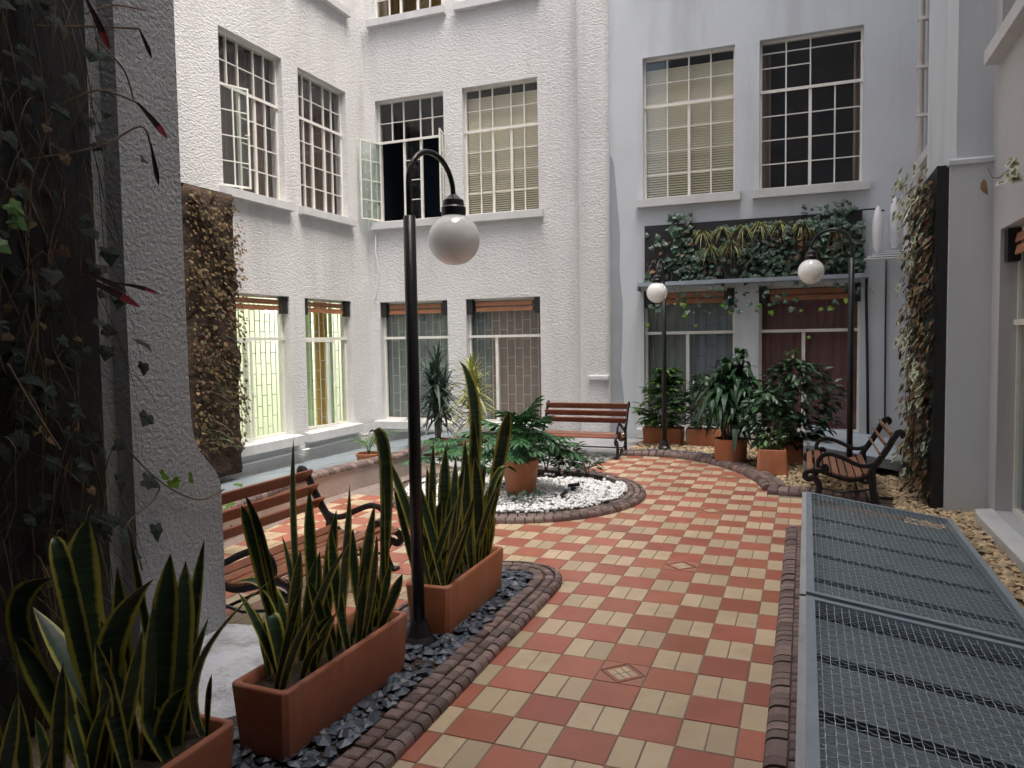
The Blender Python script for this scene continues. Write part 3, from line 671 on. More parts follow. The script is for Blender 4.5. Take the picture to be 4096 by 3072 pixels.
ground_window(pb, F2, *W2U[0], ZG0, ZG1, split=.45, bars='bars', nb=9, curtain=[(0, 1, 'curtain_grey')])
ground_window(pb, F2, *W2U[1], ZG0, ZG1, split=.38, bars='bars', nb=9, curtain=[(0, .25, 'curtain_grey'), (.24, 1, 'curtain_brown')])
# lit room behind the two ground windows of the left wall, with its ceiling lamp
rm = room(pb, 5.3, 9.3, -.1, 2.72, .28, 3.2, 'lit_wall'); rm.location = F1[0]; rm.rotation_euler.z = F1[1]
def at1(o): o.location = F1[0]; o.rotation_euler.z = F1[1]; return o
at1(drape(pb, 5.5, 5.68, .1, 2.6, .45, 'curtain_ochre')); at1(drape(pb, 5.68, 5.78, .1, 2.6, .42, 'brown_frame'))
at1(drape(pb, 8.0, 8.26, .1, 2.6, .5, 'curtain_green')); at1(drape(pb, 8.3, 8.75, .1, 2.6, .46, 'curtain_ochre')); at1(drape(pb, 8.75, 8.86, .1, 2.6, .42, 'curtain_green'))
lamp = MB().lathe([(.02, .10), (.05, .09), (.2, .0), (.2, -.02), (.01, -.03)], 20).build('ceiling_lamp', 'lamp_glow', pb, True, loc=(-9.0, 6.9, 2.45))
pl = bpy.data.lights.new('ceiling_lamp_light', 'POINT'); pl.energy = 22; pl.color = (1, .97, .90); pl.shadow_soft_size = .2
po = bpy.data.objects.new('ceiling_lamp_light', pl); C.objects.link(po); po.parent = pb; po.location = (-9.0, 6.9, 2.3)
pl2 = pl.copy(); po2 = bpy.data.objects.new('ceiling_lamp_light', pl2); C.objects.link(po2); po2.parent = pb; po2.location = (-9.0, 8.6, 2.3)
MB().lathe([(.02, .10), (.05, .09), (.2, .0), (.2, -.02), (.01, -.03)], 20).build('ceiling_lamp', 'lamp_glow', pb, True, loc=(-9.0, 8.6, 2.45))
# conduits and cables
tag(MB().tube([(-7.24, 4.9, -.12), (-7.24, 7.2, -.10), (-7.23, 9.5, -.06)], .022, 8).build('conduit', 'pipe_white', None, True), 'pale conduit running along the foot of the left wall', 'pipe')
tag(MB().tube([(-7.1, 9.55, 4.0), (-7.12, 9.55, 3.6), (-7.05, 9.56, 3.2), (-7.16, 9.56, 2.7), (-7.2, 9.56, 2.62)], .012, 6).build('cable', 'pipe_white', None, True), 'thin white cable hanging below the open upper window', 'cable')
tag(MB().tube([(-7.2, 9.5, -.02), (-6, 9.5, 0), (-4.8, 9.5, 0), (-3.5, 9.5, .0)], .022, 8).build('conduit', 'pipe_white', None, True), 'pale conduit running along the foot of the middle wall', 'pipe')

# --- smooth grey-blue building (right part of the back)
sb = thing('smooth_building', 'smooth pale blue-grey building with four big windows behind the potted shrubs', 'building', (0, 0, 0))
W3U = [(-1.65, -.11), (.28, 1.83)]
ops = [(a, b, z0, z1) for a, b in W3U for z0, z1 in ((ZG0, ZG1+.02), (ZU0, ZU1), (8.2, 10.6))]
mb = MB(); wall_mesh(mb, -2.3, 2.7, -.2, TOPZ, ops, .27); w = mb.build('wall', 'smooth_plaster', sb); w.location = F3[0]
steel_window(sb, F3, *W3U[0], ZU0, ZU1, cols=[1, 1, 1, 1], content='blind')
steel_window(sb, F3, *W3U[1], ZU0, ZU1, cols=[1, 1, 1, 1], top_single=[3], content='dark')
for a, b in W3U: steel_window(sb, F3, a, b, 8.2, 10.6, cols=[1, 1, 1, 1])
ground_window(sb, F3, *W3U[0], ZG0, ZG1+.02, split=.48, bars='bars_dark', nb=8, curtain=[(0, .5, 'curtain_grey'), (.48, 1, 'curtain_steel')])
ground_window(sb, F3, *W3U[1], ZG0, ZG1+.02, split=.45, bars='bars_dark', nb=8, curtain=[(0, 1, 'curtain_red')])
pa = MB(); L_ = [(-2.25, 5.0)]; prof = [(0, 5.05), (.05, 4.9), (.09, 4.3), (.13, 3.6), (.12, 3.0), (.16, 2.4), (.15, 1.7), (.13, 1.2), (.17, .7), (.16, .1)]
vs = []; 
for dx, z in prof: vs += [(-2.24, 9.497, z), (-2.235+dx*1.3, 9.497, z)]
pa.add(vs, [(2*i+1, 2*i, 2*i+2, 2*i+3) for i in range(len(prof)-1)]); pa.build('unpainted_strip', 'grey_patch', sb)

# --- right-hand building with its square pillar
rb = thing('side_building', 'tall pale plastered building with a square pillar along the right edge', 'building', (0, 0, 0))
ops5 = [(-4.38, -2.6, .12, 2.72), (-4.5, -2.6, 4.42, 6.7), (-9.1, -7.7, 4.4, 6.7)]
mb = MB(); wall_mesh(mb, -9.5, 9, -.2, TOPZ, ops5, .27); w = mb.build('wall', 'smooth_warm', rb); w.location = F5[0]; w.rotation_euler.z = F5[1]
MB().box(2.31, 2.70, 4.7, 6.75, -.1, 3.44).build('pillar', 'smooth_plaster', rb)
MB().box(2.365, 2.70, 4.76, 6.7, 3.44, TOPZ).build('pillar_shaft', 'smooth_plaster', rb)
MB().bbox(2.29, 2.70, 4.68, 6.77, 3.40, 3.46, .02).build('pillar_cap', 'smooth_plaster', rb)
ground_window(rb, F5, *ops5[0], split=.4, bars=None, curtain=[(0, 1, 'curtain_pale')], slats='wood_orange')
steel_window(rb, F5, *ops5[1], cols=[1, 1, 1, 1]); steel_window(rb, F5, *ops5[2], cols=[1, 1, 1, 1])
MB().bbox(2.50, 2.70, 2.2, 4.33, -.1, .115, .012).build('sill_block', 'sill', rb)
t = thing('downpipe', 'white downpipe with clamps in the far right corner', 'pipe', (2.58, 9.1, 0))
MB().tube([(0, 0, 3.0), (0, 0, TOPZ)], .045, 10).build('pipe', 'pipe_white', t, True)
for z in (3.6, 4.3, 5.0, 5.7, 6.4, 7.1): MB().box(-.06, .09, -.055, .055, z, z+.04).build('clamp', 'pipe_white', t)

# --- rough plastered pier and wall at the left
pr = thing('plastered_pier', 'rough grey plastered wall end with a flared foot at the left', 'pier', (-2.42, -.5, 0))
prof = [(-.77, 0), (-.14, 0), (-.14, .90), (-.15, .96), (-.185, 1.02), (-.24, 1.08), (-.30, 1.15), (-.34, 1.23), (-.358, 1.34), (-.365, 1.6), (-.365, TOPZ), (-.77, TOPZ)]
mb = MB(); n = len(prof); vs = [(.13, y+.5, z) for y, z in prof]+[(-.14, y+.5, z) for y, z in prof]
mb.add(vs, [tuple(range(n)), tuple(range(2*n-1, n-1, -1))]+[(i, n+i, n+(i+1) % n, (i+1) % n) for i in range(n)])
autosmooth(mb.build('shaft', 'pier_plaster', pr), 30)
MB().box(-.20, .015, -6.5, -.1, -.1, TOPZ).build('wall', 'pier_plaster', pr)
# --- unseen building behind the camera; roof, upper wall and bay added as shade
gl = thing('unseen_shade_block', 'unseen near-end building mass with roof and bay added to shade the foreground', 'building', (0, -6, 0))
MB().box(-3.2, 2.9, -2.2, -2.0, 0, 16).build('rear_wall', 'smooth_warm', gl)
MB().box(-3.2, 2.9, -2, 3.1, 3.55, 3.9).build('shade_roof', 'smooth_warm', gl)
MB().box(-3.2, 2.9, 3.1, 3.4, 3.55, 16).build('shade_upper_wall', 'smooth_warm', gl)

MB().box(-3.2, -.5, 3.402, 4.25, 3.55, 16).build('shade_bay', 'smooth_warm', gl)  # out-of-view mass added to darken the left foreground

# ------------------------------------------------------------------ wire-mesh grates and metal decks
def grate(label, y0, y1, xl=1.03, xr=2.22, zl=.325, zr=.15, mesh=True, group=None, name='skylight_grate'):
    t = thing(name, label, 'grate', (xl, y0, 0), 0, group); W_ = xr-xl; L = y1-y0
    ang = math.atan2(zl-zr, W_); Wd = math.hypot(W_, zl-zr)
    M = Matrix.Translation((0, 0, zl)) @ Matrix.Rotation(ang, 4, 'Y')
    f = MB(); b = .045
    f.box(0, b, 0, L, -.05, .0, M); f.box(Wd-b, Wd, 0, L, -.05, .0, M); f.box(b, Wd-b, 0, b, -.05, -.001, M); f.box(b, Wd-b, L-b, L, -.05, -.001, M)
    f.box(b, Wd-b, 0+.002, .01, -.12, -.05, M)
    f.build('frame', 'galvanised', t)
    MB().box(-.035, .0, -.02, L+.0, -.05, zl-.01).build('kerb_upstand', 'concrete', t)
    MB().box(Wd-.03, Wd, 0, L, -.2, -.05, M).build('lower_rail', 'galvanised', t)
    MB().box(.0, W_, 0, L, -.04, .006).build('shade_plate', 'dark_room', t)  # near-black plate stands in for shade in the gaps below
    if mesh:
        w = MB(); s = .038; n = int((Wd-2*b)/s); m_ = int((L-2*b)/s); r = .0021
        for i in range(n):
            x = b+s*(i+.6); P = [(x, b, -.012)]
            for j in range(m_): P.append((x, b+s*(j+.5), -.012+.004*(1 if (i+j) % 2 else -1)))
            P.append((x, L-b, -.012)); w.tube([M @ Vector(p) for p in P], r, 4)
        for j in range(m_):
            y = b+s*(j+.5); P = []
            for i in range(2*n):
                k = i/2; P.append((b+s*(k+.1), y+.003*(1 if i % 2 else -1), -.012-.004*(1 if (int(k)+j) % 2 else -1)*(i % 2)))
            w.tube([M @ Vector(p) for p in P], r, 3)
        tag(w.build('wire_mesh', 'wire', t), kind='stuff')
        step = L/max(1, round(L/.6)); k = 0; y = 0
        while y < L-.1:
            MB().box(.02, Wd-.02, y+.046, y+step-.046, -.24, -.10, M).build('cover_panel', 'deck_sheet', t); y += step
    else:
        step = L/3
        for k in range(3): MB().box(b, Wd-b, b+k*(L-2*b)/3+.003, b+(k+1)*(L-2*b)/3-.003, -.02, -.006, M).build('sheet', 'deck_pale', t)
        for x, y in ((.04, .05), (Wd-.1, .05)):
            MB().box(x, x+.05, y, y+.05, -zl+.02 if x < .5 else -zr+.02, -.05).build('leg', 'galvanised', t).location.z = zl if x < .5 else zr
    return t
grate('galvanised wire-mesh skylight grate beyond the joint, nearer the bench', .80, 3.76)
grate('galvanised wire-mesh skylight grate in the near right foreground', -2.25, .74)
grate('plain grey metal deck behind the bench at the right', 6.5, 9.0, 1.03, 2.2, .39, .21, False, name='metal_deck')

# ------------------------------------------------------------------ lamp posts
def lamp_post(label, base, direc, top=2.48, reach=.46, gz=2.36, z0=.03):
    d = Vector((direc[0], direc[1], 0)).normalized(); t = thing('lamp_post', label, 'lamp post', (base[0], base[1], z0), 0, 'globe lamp posts'); h = top-z0
    MB().lathe([(.10, 0), (.10, .02), (.075, .05), (.05, .12), (.045, .14)], 12).build('base', 'black_iron', t, False)
    MB().lathe([(.0365, .1), (.036, 1.2), (.035, h), (.02, h+.004)], 10).build('pole', 'black_iron', t, True)
    zc = gz+.27-z0; r = reach/2; P = [Vector((0, 0, h-.05)), Vector((0, 0, zc-.02))]
    P += [d*(r-r*math.cos(a))+Vector((0, 0, zc+r*math.sin(a)*1.0)) for a in [math.pi*k/14 for k in range(15)]]+[d*reach+Vector((0, 0, zc-.06))]
    MB().tube(P, .0165, 8).build('arm', 'black_iron', t, True)
    g = d*reach+Vector((0, 0, gz-z0))
    autosmooth(MB().lathe([(.02, .27), (.045, .245), (.062, .235), (.066, .20), (.075, .19), (.075, .155), (.068, .14), (.06, .13)], 20).build('holder', 'black_iron', t, loc=tuple(g)))
    rr = .157; prof = [(max(.001, rr*math.sin(a)), -rr*math.cos(a)) for a in [math.pi*(.0+k/18*.87) for k in range(19)]]
    gl_ = MB().lathe(prof, 32).build('globe', 'globe', t, True, loc=tuple(g))
    return t
lamp_post('tall black globe lamp post standing in the slate bed in front of the planter', (-1.06, .06), (.075, .40), 2.48, .42, 2.395)
lamp_post('black globe lamp post among the shrubs at the far kerb', (-1.06, 8.15), (-.06, -1), 2.6, .44, 2.47)
lamp_post('black globe lamp post behind the side-on bench at the right', (1.53, 6.40), (-1, .05), 2.72, .46, 2.58)

# ------------------------------------------------------------------ benches
def bench(label, loc, rz, wood='bench_wood'):
    t = thing('park_bench', label, 'bench', loc, rz, 'slatted park benches'); HL = .685
    back = catmull([(0, .735), (-.035, .68), (-.085, .58), (-.15, .47), (-.215, .37), (-.25, .30)] and [(0, 0, .735), (0, -.035, .68), (0, -.085, .58), (0, -.15, .47), (0, -.215, .37), (0, -.25, .30)], 4)
    seat = catmull([(0, -.22, .34), (0, -.30, .265), (0, -.44, .235), (0, -.60, .27), (0, -.74, .315), (0, -.85, .30), (0, -.885, .25), (0, -.85, .215), (0, -.80, .235)], 4)
    arm = catmull([(0, -.185, .42), (0, -.26, .385), (0, -.36, .39), (0, -.50, .455), (0, -.62, .495), (0, -.71, .475), (0, -.755, .40), (0, -.74, .33), (0, -.69, .315), (0, -.665, .345), (0, -.69, .37)], 4)
    top = catmull([(0, -.02, .70), (0, .0, .745), (0, .04, .755), (0, .055, .72), (0, .03, .70)], 4)
    rear = catmull([(0, -.235, .34), (0, -.225, .22), (0, -.215, .10), (0, -.185, .0)], 3)
    front = catmull([(0, -.80, .245), (0, -.745, .17), (0, -.745, .09), (0, -.785, .0)], 3)
    scroll = catmull([(0, -.235, .30), (0, -.27, .21), (0, -.34, .235), (0, -.30, .30)], 4)
    for s in (-1, 1):
        mb = MB(); X = Vector((s*(HL-.02), 0, 0))
        for P, r in ((back, .034), (seat, .030), (arm, .024), (top, .028), (rear, .040), (front, .036), (scroll, .02)): mb.tube([p+X for p in P], r, 8, .62, upv=(0, 1, .01))
        for y in (-.195, -.79): mb.box(s*(HL-.02)-.035, s*(HL-.02)+.035, y-.055, y+.05, 0, .022)
        mb.tube([Vector((s*(HL-.02)-.03, -.685, .343)), Vector((s*(HL-.02)+.03, -.685, .343))], .046, 10)
        autosmooth(mb.build('end_frame', 'black_iron', t))
    def slat(y, z, w, ang):
        M = Matrix.Translation((0, y, z)) @ Matrix.Rotation(R(ang), 4, 'X'); b = MB(); h = w/2; th = .011; c = .005; x = HL-.005
        sec = [(-h, -th+c), (-h+c, -th), (h-c, -th), (h, -th+c), (h, th-c), (h-c, th), (-h+c, th), (-h, th-c)]
        b.add([M @ Vector((-x, a, q)) for a, q in sec]+[M @ Vector((x, a, q)) for a, q in sec], [tuple(range(8)), tuple(range(15, 7, -1))]+[(i, 8+i, 8+(i+1) % 8, (i+1) % 8) for i in range(8)])
        o = b.build('slat', wood, t)
        m2 = MB()
        for s in (-1, 1): m2.lathe([(.009, 0), (.009, .004), (.001, .006)], 8, (0, 0, 0))
        bm = MB()
        for s in (-1, 1):
            c0 = M @ Vector((s*(HL-.035), 0, .011)); nn = M.to_3x3() @ Vector((0, 0, 1)); bm.tube([c0, c0+nn*.005], .009, 8)
        bm.build('bolt', 'bolt', o)
    for y, z, w, a in ((-.022, .70, .095, 112), (-.075, .59, .095, 114), (-.125, .485, .095, 120)): slat(y-.022, z+.01, w, a-180)
    for y, z, w, a in ((-.275, .300, .06, -45), (-.345, .268, .065, -15), (-.42, .258, .065, 0), (-.50, .265, .065, 12), (-.58, .285, .065, 16), (-.66, .313, .065, 17), (-.745, .335, .07, 8), (-.835, .322, .06, -25)): slat(y, z, w, -a if False else -a)
    MB().tube([(-HL+.03, -.36, .10), (HL-.03, -.36, .10)], .011, 8).build('stretcher', 'black_iron', t, True)
    for s in (-1, 1): MB().tube([(s*(HL-.02), -.22, .14), (s*(HL-.02), -.5, .09), (s*(HL-.02), -.745, .13)], .011, 6).build('side_stretcher', 'black_iron', t, True)
    return t
bench('wooden slat bench half hidden behind the grey pier and planters', (-2.78, .655, .0), R(90))
bench('wooden slat bench seen from the front against the middle wall', (-2.24, 7.88, .012), 0)
bench('wooden slat bench seen end-on beside the metal deck', (1.90, 5.57, .02), R(-90), 'bench_wood_pale')

# ------------------------------------------------------------------ planters with snake plants
def planter_box(t, w, l, h, m, taper=.02, rim=.03):
    mb = MB(); prof = [(-taper, 0), (-.001, h-.014), (-.004, h-.005), (-.010, h), (-rim+.006, h), (-rim, h-.006), (-rim-.006, h-.07)]
    ring = lambda e, z: [(-w/2-e, -l/2-e, z), (w/2+e, -l/2-e, z), (w/2+e, l/2+e, z), (-w/2-e, l/2+e, z)]
    c = .02; vs = []
    for e, z in prof:
        x, y = w/2+e, l/2+e
        vs += [(-x+c, -y, z), (x-c, -y, z), (x, -y+c, z), (x, y-c, z), (x-c, y, z), (-x+c, y, z), (-x, y-c, z), (-x, -y+c, z)]
    mb.add(vs, [(i*8+j, i*8+(j+1) % 8, (i+1)*8+(j+1) % 8, (i+1)*8+j) for i in range(len(prof)-1) for j in range(8)]+[tuple(range(7, -1, -1))])
    autosmooth(mb.build('box', m, t), 40)
    e = -rim-.005; MB().box(-w/2-e, w/2+e, -l/2-e, l/2+e, h-.09, h-.05).build('soil', 'soil', t)
LEAF1 = [(-1.2, -0.967, -1.383, 1.038, 0.054, -1.315, 0.787), (-1.2, -0.964, -1.353, 1.088, 0.044, -1.281, 0.819), (-1.2, -0.838, -1.199, 1.336, 0.03, -1.22, 0.891), (-1.2, -0.712, -1.251, 1.066, 0.044), (-1.2, -0.835, -1.311, 0.858, 0.037), (-1.12, -0.859, -0.848, 0.907, 0.062, -1.076, 0.586), (-1.181, -0.942, -1.074, 0.856, 0.049), (-1.177, -0.681, -1.081, 0.972, 0.052), (-1.08, -0.715, -0.965, 1.108, 0.059), (-1.019, -0.626, -0.914, 0.997, 0.049), (-1.009, -0.622, -0.874, 0.861, 0.035), (-1.079, -0.332, -1.088, 1.304, 0.049, -1.017, 1.118), (-1.042, -0.319, -1.021, 1.032, 0.027), (-1.051, -1.037, -0.895, 0.517, 0.035), (-1.2, -1.063, -1.243, 0.582, 0.03), (-1.2, -1.068, -1.205, 0.569, 0.025), (-1.108, -1.079, -1.208, 0.549, 0.054, -1.151, 0.533), (-1.2, -0.951, -1.528, 0.631, 0.042, -1.252, 0.621), (-1.0, -0.727, -1.112, 0.893, 0.039), (-1.026, -0.558, -1.003, 0.681, 0.035), (-1.144, -0.778, -1.14, 0.781, 0.039), (-1.167, -0.876, -1.097, 0.782, 0.039)]
LEAF0 = [(-1.25, -1.79, -1.728, 0.781, 0.075), (-1.25, -1.873, -1.467, 0.955, 0.075, -1.624, 0.737), (-1.25, -1.848, -1.495, 1.092, 0.068, -1.395, 0.885), (-1.25, -1.797, -1.398, 1.155, 0.103, -1.404, 0.802), (-1.25, -1.826, -1.258, 0.9, 0.075), (-1.25, -1.772, -1.231, 1.0, 0.062), (-1.25, -1.834, -0.988, 1.002, 0.089, -1.236, 0.71), (-1.18, -1.692, -1.078, 1.036, 0.075), (-1.144, -1.653, -1.088, 0.986, 0.082), (-1.182, -1.55, -1.107, 1.035, 0.048), (-1.25, -1.594, -1.34, 1.075, 0.034), (-1.077, -1.55, -0.745, 0.95, 0.051, -1.113, 0.58), (-1.25, -1.904, -1.127, 0.687, 0.055), (-1.2, -1.673, -1.287, 0.632, 0.048), (-1.074, -1.729, -1.199, 0.484, 0.062, -1.169, 0.417), (-1.083, -1.55, -1.03, 0.551, 0.019), (-1.239, -1.837, -1.12, 0.79, 0.062), (-1.25, -1.907, -1.668, 0.744, 0.062), (-1.241, -1.777, -1.351, 0.782, 0.048), (-1.209, -1.728, -1.128, 0.876, 0.062)]
LEAF2 = [(-1.118, 0.75, -1.095, 1.65, 0.08, -0.994, 1.188), (-1.05, 0.95, -0.817, 1.303, 0.09, -0.901, 0.983), (-1.089, 0.3, -1.066, 1.173, 0.057), (-1.037, 0.15, -1.322, 1.108, 0.045), (-1.032, 0.9, -0.772, 0.887, 0.053, -0.923, 0.83), (-1.156, 0.35, -1.026, 0.824, 0.063), (-1.167, 0.6, -0.994, 0.997, 0.067), (-0.986, 0.7, -1.008, 1.311, 0.068), (-1.113, 0.8, -1.003, 1.23, 0.064), (-1.118, 0.18, -1.265, 0.909, 0.045), (-0.951, 0.22, -1.186, 1.027, 0.051), (-1.067, 0.98, -0.943, 0.802, 0.054), (-0.986, 0.65, -1.014, 1.141, 0.062), (-1.065, 0.5, -1.033, 1.045, 0.065), (-1.029, 0.28, -1.108, 1.021, 0.052), (-1.137, 0.85, -0.951, 0.959, 0.064), (-1.03, 0.4, -1.098, 0.945, 0.064), (-0.979, 0.72, -0.971, 1.038, 0.068), (-1.055, 0.45, -1.044, 1.132, 0.065), (-1.007, 0.33, -0.905, 0.913, 0.063)]
SANS = lambda t: (.5+.5*min(1, t/.4))*(1 if t < .62 else max(0, 1-((t-.62)/.38)**2.0))
def snake_planter(label, cx, cy, w, l, h, z0, leaves, m, rz=0, extra=14, hmax=.6, ws=1.25):
    t = thing('long_planter', label, 'planter', (cx, cy, z0), 0, 'long terracotta planters with snake plants')
    planter_box(t, w, l, h, m)
    t.rotation_euler.z = rz
    zs = z0+h-.07
    allv = list(leaves)
    for i in range(extra):
        bx, by = cx+rv(w*.28), cy+rv(l*.42); allv.append((bx, by, bx+rv(.22), zs+hmax*random.uniform(.35, 1), random.uniform(.03, .055)))
    for L in allv:
        bx, by, tx, tz, wd = L[:5]
        bx = max(cx-w*.33, min(cx+w*.33, bx)); by = max(cy-l*.44, min(cy+l*.44, by)); ty = L[1]+rv(.05)
        p0 = Vector((bx, by, zs-.02)); p1 = Vector((tx, ty, tz))
        if len(L) > 5:
            m_ = Vector((L[5], L[1], L[6])); pm = m_*2-(p0+p1)/2
        else: pm = (p0+p1)/2+Vector((rv(.04), rv(.03), .06))
        o = Vector((cx, cy, z0)); Mi = Matrix.Rotation(-rz, 3, 'Z')
        pts = [Mi @ (p-o) for p in bez(p0, pm, p1, 12)]
        a = math.atan2((CAM.y-by), (CAM.x-bx))+math.pi/2+rv(.55); tw = rv(.5); mb = MB()
        side = Mi @ Vector((math.cos(a), math.sin(a), 0)); blade(mb, pts, wd*ws*random.uniform(.85, 1.15), side, SANS, random.uniform(.1, .35), 6, rv(.6)); autosmooth(mb.build('leaf', 'sansevieria', t), 80)
    return t
snake_planter('terracotta snake-plant planter cut by the bottom left corner', -1.14, -2.0, .31, 1.0, .30, .045, LEAF0, 'terracotta_dark', 0, 16, .62, 1.15)
snake_planter('terracotta snake-plant planter in the middle, just before the lamp post', -1.09, -.765, .30, 1.0, .30, .045, LEAF1, 'terracotta_dark', R(-1), 20, .52, 1.25)
snake_planter('terracotta snake-plant planter behind the lamp post at the bed tip', -1.06, .60, .29, .93, .30, .045, LEAF2, 'terracotta', R(1.5), 34, .62, 1.15)

# ------------------------------------------------------------------ other pots and plants
def round_pot(t, r0, r1, h, m='terracotta', rim=True, n=28):
    prof = [(r0*.96, 0), (r0, .01), (r1, h-.03), (r1+.006, h-.025), (r1+.006, h-.003), (r1, h), (r1-.02, h), (r1-.025, h-.06)] if rim else [(r0, 0), (r1, h), (r1-.02, h), (r1-.024, h-.06)]
    autosmooth(MB().lathe(prof, n, cap=False).build('pot', m, t)); MB().lathe([(r1-.022, 0), (.01, .01)], n, (0, 0, h-.06), False).build('soil', 'soil', t)
def stem(t, pts, r, m='bark'): return MB().tube(pts, r, 6).build('stem', m, t, True)

# philodendron in the round pot on the pebbles
t = thing('potted_philodendron', 'cut-leaf philodendron in a round terracotta pot on the white pebbles', 'potted plant', (-1.95, 4.08, .05))
round_pot(t, .16, .205, .40)
for i in range(46):
    a = i*2.4; e = random.uniform(.3, 1.45); L = random.uniform(.30, .66); d = Vector((math.cos(a)*math.cos(e), math.sin(a)*math.cos(e), math.sin(e)))
    p0 = Vector((rv(.06), rv(.06), .36)); p1 = p0+Vector((d.x*L*.85, d.y*L*.85, .06+d.z*L*.72)); pm = p0+Vector((d.x*.12, d.y*.12, L*.6)); P = bez(p0, pm, p1, 5)
    lf = MB(); lf.tube(P, .007, 5); dd = Vector((d.x, d.y, .05+rv(.3))); cut_leaf(lf, p1, dd, Vector((d.x*.5, d.y*.5, 1)), random.uniform(.20, .32), 5); lf.build('leaf', 'philodendron', t)
# second, lower philodendron behind it at the left and shrubs on the bed's far rim
t = thing('philodendron', 'low leafy philodendron left of the round pot in the pebble bed', 'plant', (-2.85, 4.85, .06))
for i in range(34):
    a = i*2.4+1; e = random.uniform(.1, .9); L = random.uniform(.3, .7); d = Vector((math.cos(a)*math.cos(e), math.sin(a)*math.cos(e), math.sin(e))); p0 = Vector((rv(.12), rv(.12), 0)); p1 = p0+d*L+Vector((0, 0, .1))
    lf = MB(); lf.tube(bez(p0, p0+Vector((0, 0, L*.5)), p1, 4), .006, 5); cut_leaf(lf, p1, Vector((d.x, d.y, .1)), Vector((0, 0, 1)), random.uniform(.2, .32)); lf.build('leaf', 'philodendron', t)
for k, (x, y, lab) in enumerate(((-2.12, 5.45, 'small leafy shrub at the pebble bed rim, left of three'), (-1.80, 5.36, 'small leafy shrub at the pebble bed rim, middle of three'), (-1.50, 5.25, 'small leafy shrub at the pebble bed rim, right of three'))):
    t = thing('small_shrub', lab, 'shrub', (x, y, .05), 0, 'shrubs on the pebble bed rim')
    f = MB()
    for i in range(3):
        a = rv(3); p1 = Vector((math.cos(a)*.08, math.sin(a)*.08, random.uniform(.14, .24))); stem(t, [(0, 0, 0), tuple(p1*.5+Vector((0, 0, .02))), tuple(p1)], .008)
    for i in range(190 if k < 2 else 70):
        z = random.uniform(.10, .40 if k < 2 else .30); a = random.random()*6.28; r = .05+.12*random.random(); d = Vector((math.cos(a), math.sin(a), rv(.5)+.2)); oval_leaf(f, Vector((math.cos(a)*r, math.sin(a)*r, z)), d, Vector((0, 0, 1)), random.uniform(.08, .13), .5)
    tag(f.build('leaves', 'ficus', t), kind='stuff')
t = thing('ground_ivy', 'small dark ivy sprig creeping over the white pebbles', 'plant', (-1.78, 3.55, .09))
f = MB()
for i in range(26): oval_leaf(f, (rv(.28), rv(.12), .01+random.random()*.08), (rv(1), rv(1), .4), (rv(.4), rv(.4), 1), random.uniform(.05, .09), .7)
f.build('leaves', 'ivy', t)
for k, (x, y) in enumerate(((-1.42, 4.35), (-1.38, 3.86))):
    t = thing('ground_spotlight', ('black spotlight lying on the white pebbles', 'dark spotlight on the pebbles near the kerb')[k], 'spotlight', (x, y, .1), .5+k, 'ground spotlights')
    MB().tube([(-.06, 0, .03), (.05, 0, .04), (.07, 0, .045)], [.018, .022, .025], 10).build('housing', 'black_iron', t); MB().box(-.03, .03, -.015, .015, -.03, .012).build('foot', 'black_iron', t)

# areca palm seedling in a shallow pot behind the low wall
t = thing('potted_palm', 'small palm in a low terracotta pot behind the brick coping', 'potted plant', (-4.22, 4.55, .16))
round_pot(t, .13, .165, .20)
for i in range(9):
    a = i*2.4; d = Vector((math.cos(a), math.sin(a), 0)); L = random.uniform(.3, .5); P = bez((0, 0, .16), Vector((0, 0, .16+L*.8))+d*.06, d*L*.7+Vector((0, 0, .16+L*.65)), 7)
    f = MB(); f.tube(P, .004, 4)
    for j in range(2, 8):
        for s in (-1, 1):
            sd_ = d.cross(Vector((0, 0, 1)))*s; strap(f, P[j], sd_*.8+d*.8+Vector((0, 0, .1)), .13, .016, .3, 3)
    f.build('frond', 'palm', t)
# dracaenas in front of the middle wall
def dracaena(label, loc, heads, m, L, w, pot=.15, name='dracaena_plant'):
    t = thing(name, label, 'potted plant', loc); round_pot(t, pot*.85, pot, .26); f = MB()
    for bx, by, h, n in heads:
        stem(t, [(bx*.2, by*.2, .2), (bx*.6, by*.6, h*.55), (bx, by, h)], [.022, .02, .014])
        for i in range(n):
            u = i/n; z = h*(1.0-.30*u); a = i*2.39996+rv(.4); e = R(80-105*u+rv(14)); d = Vector((math.cos(a)*math.cos(e), math.sin(a)*math.cos(e), math.sin(e)))
            strap(f, (bx, by, z), d, L*random.uniform(.7, 1.15), w, .15+.45*random.random(), 6, 2, .3)
    tag(f.build('leaves', m, t), kind='stuff'); return t
dracaena('tall dark green dracaena in front of the grey curtained window', (-4.35, 6.75, .0), ((0, 0, 1.42, 64), (-.12, .05, 1.2, 60), (.11, -.03, 1.0, 60), (-.04, 0, .78, 54)), 'dracaena', .56, .046)
dracaena('yellow-variegated dracaena standing beside the dark green one', (-3.78, 6.75, .0), ((.04, 0, 1.32, 60), (.10, .02, 1.05, 54), (0, 0, .8, 40)), 'dracaena_var', .50, .044)
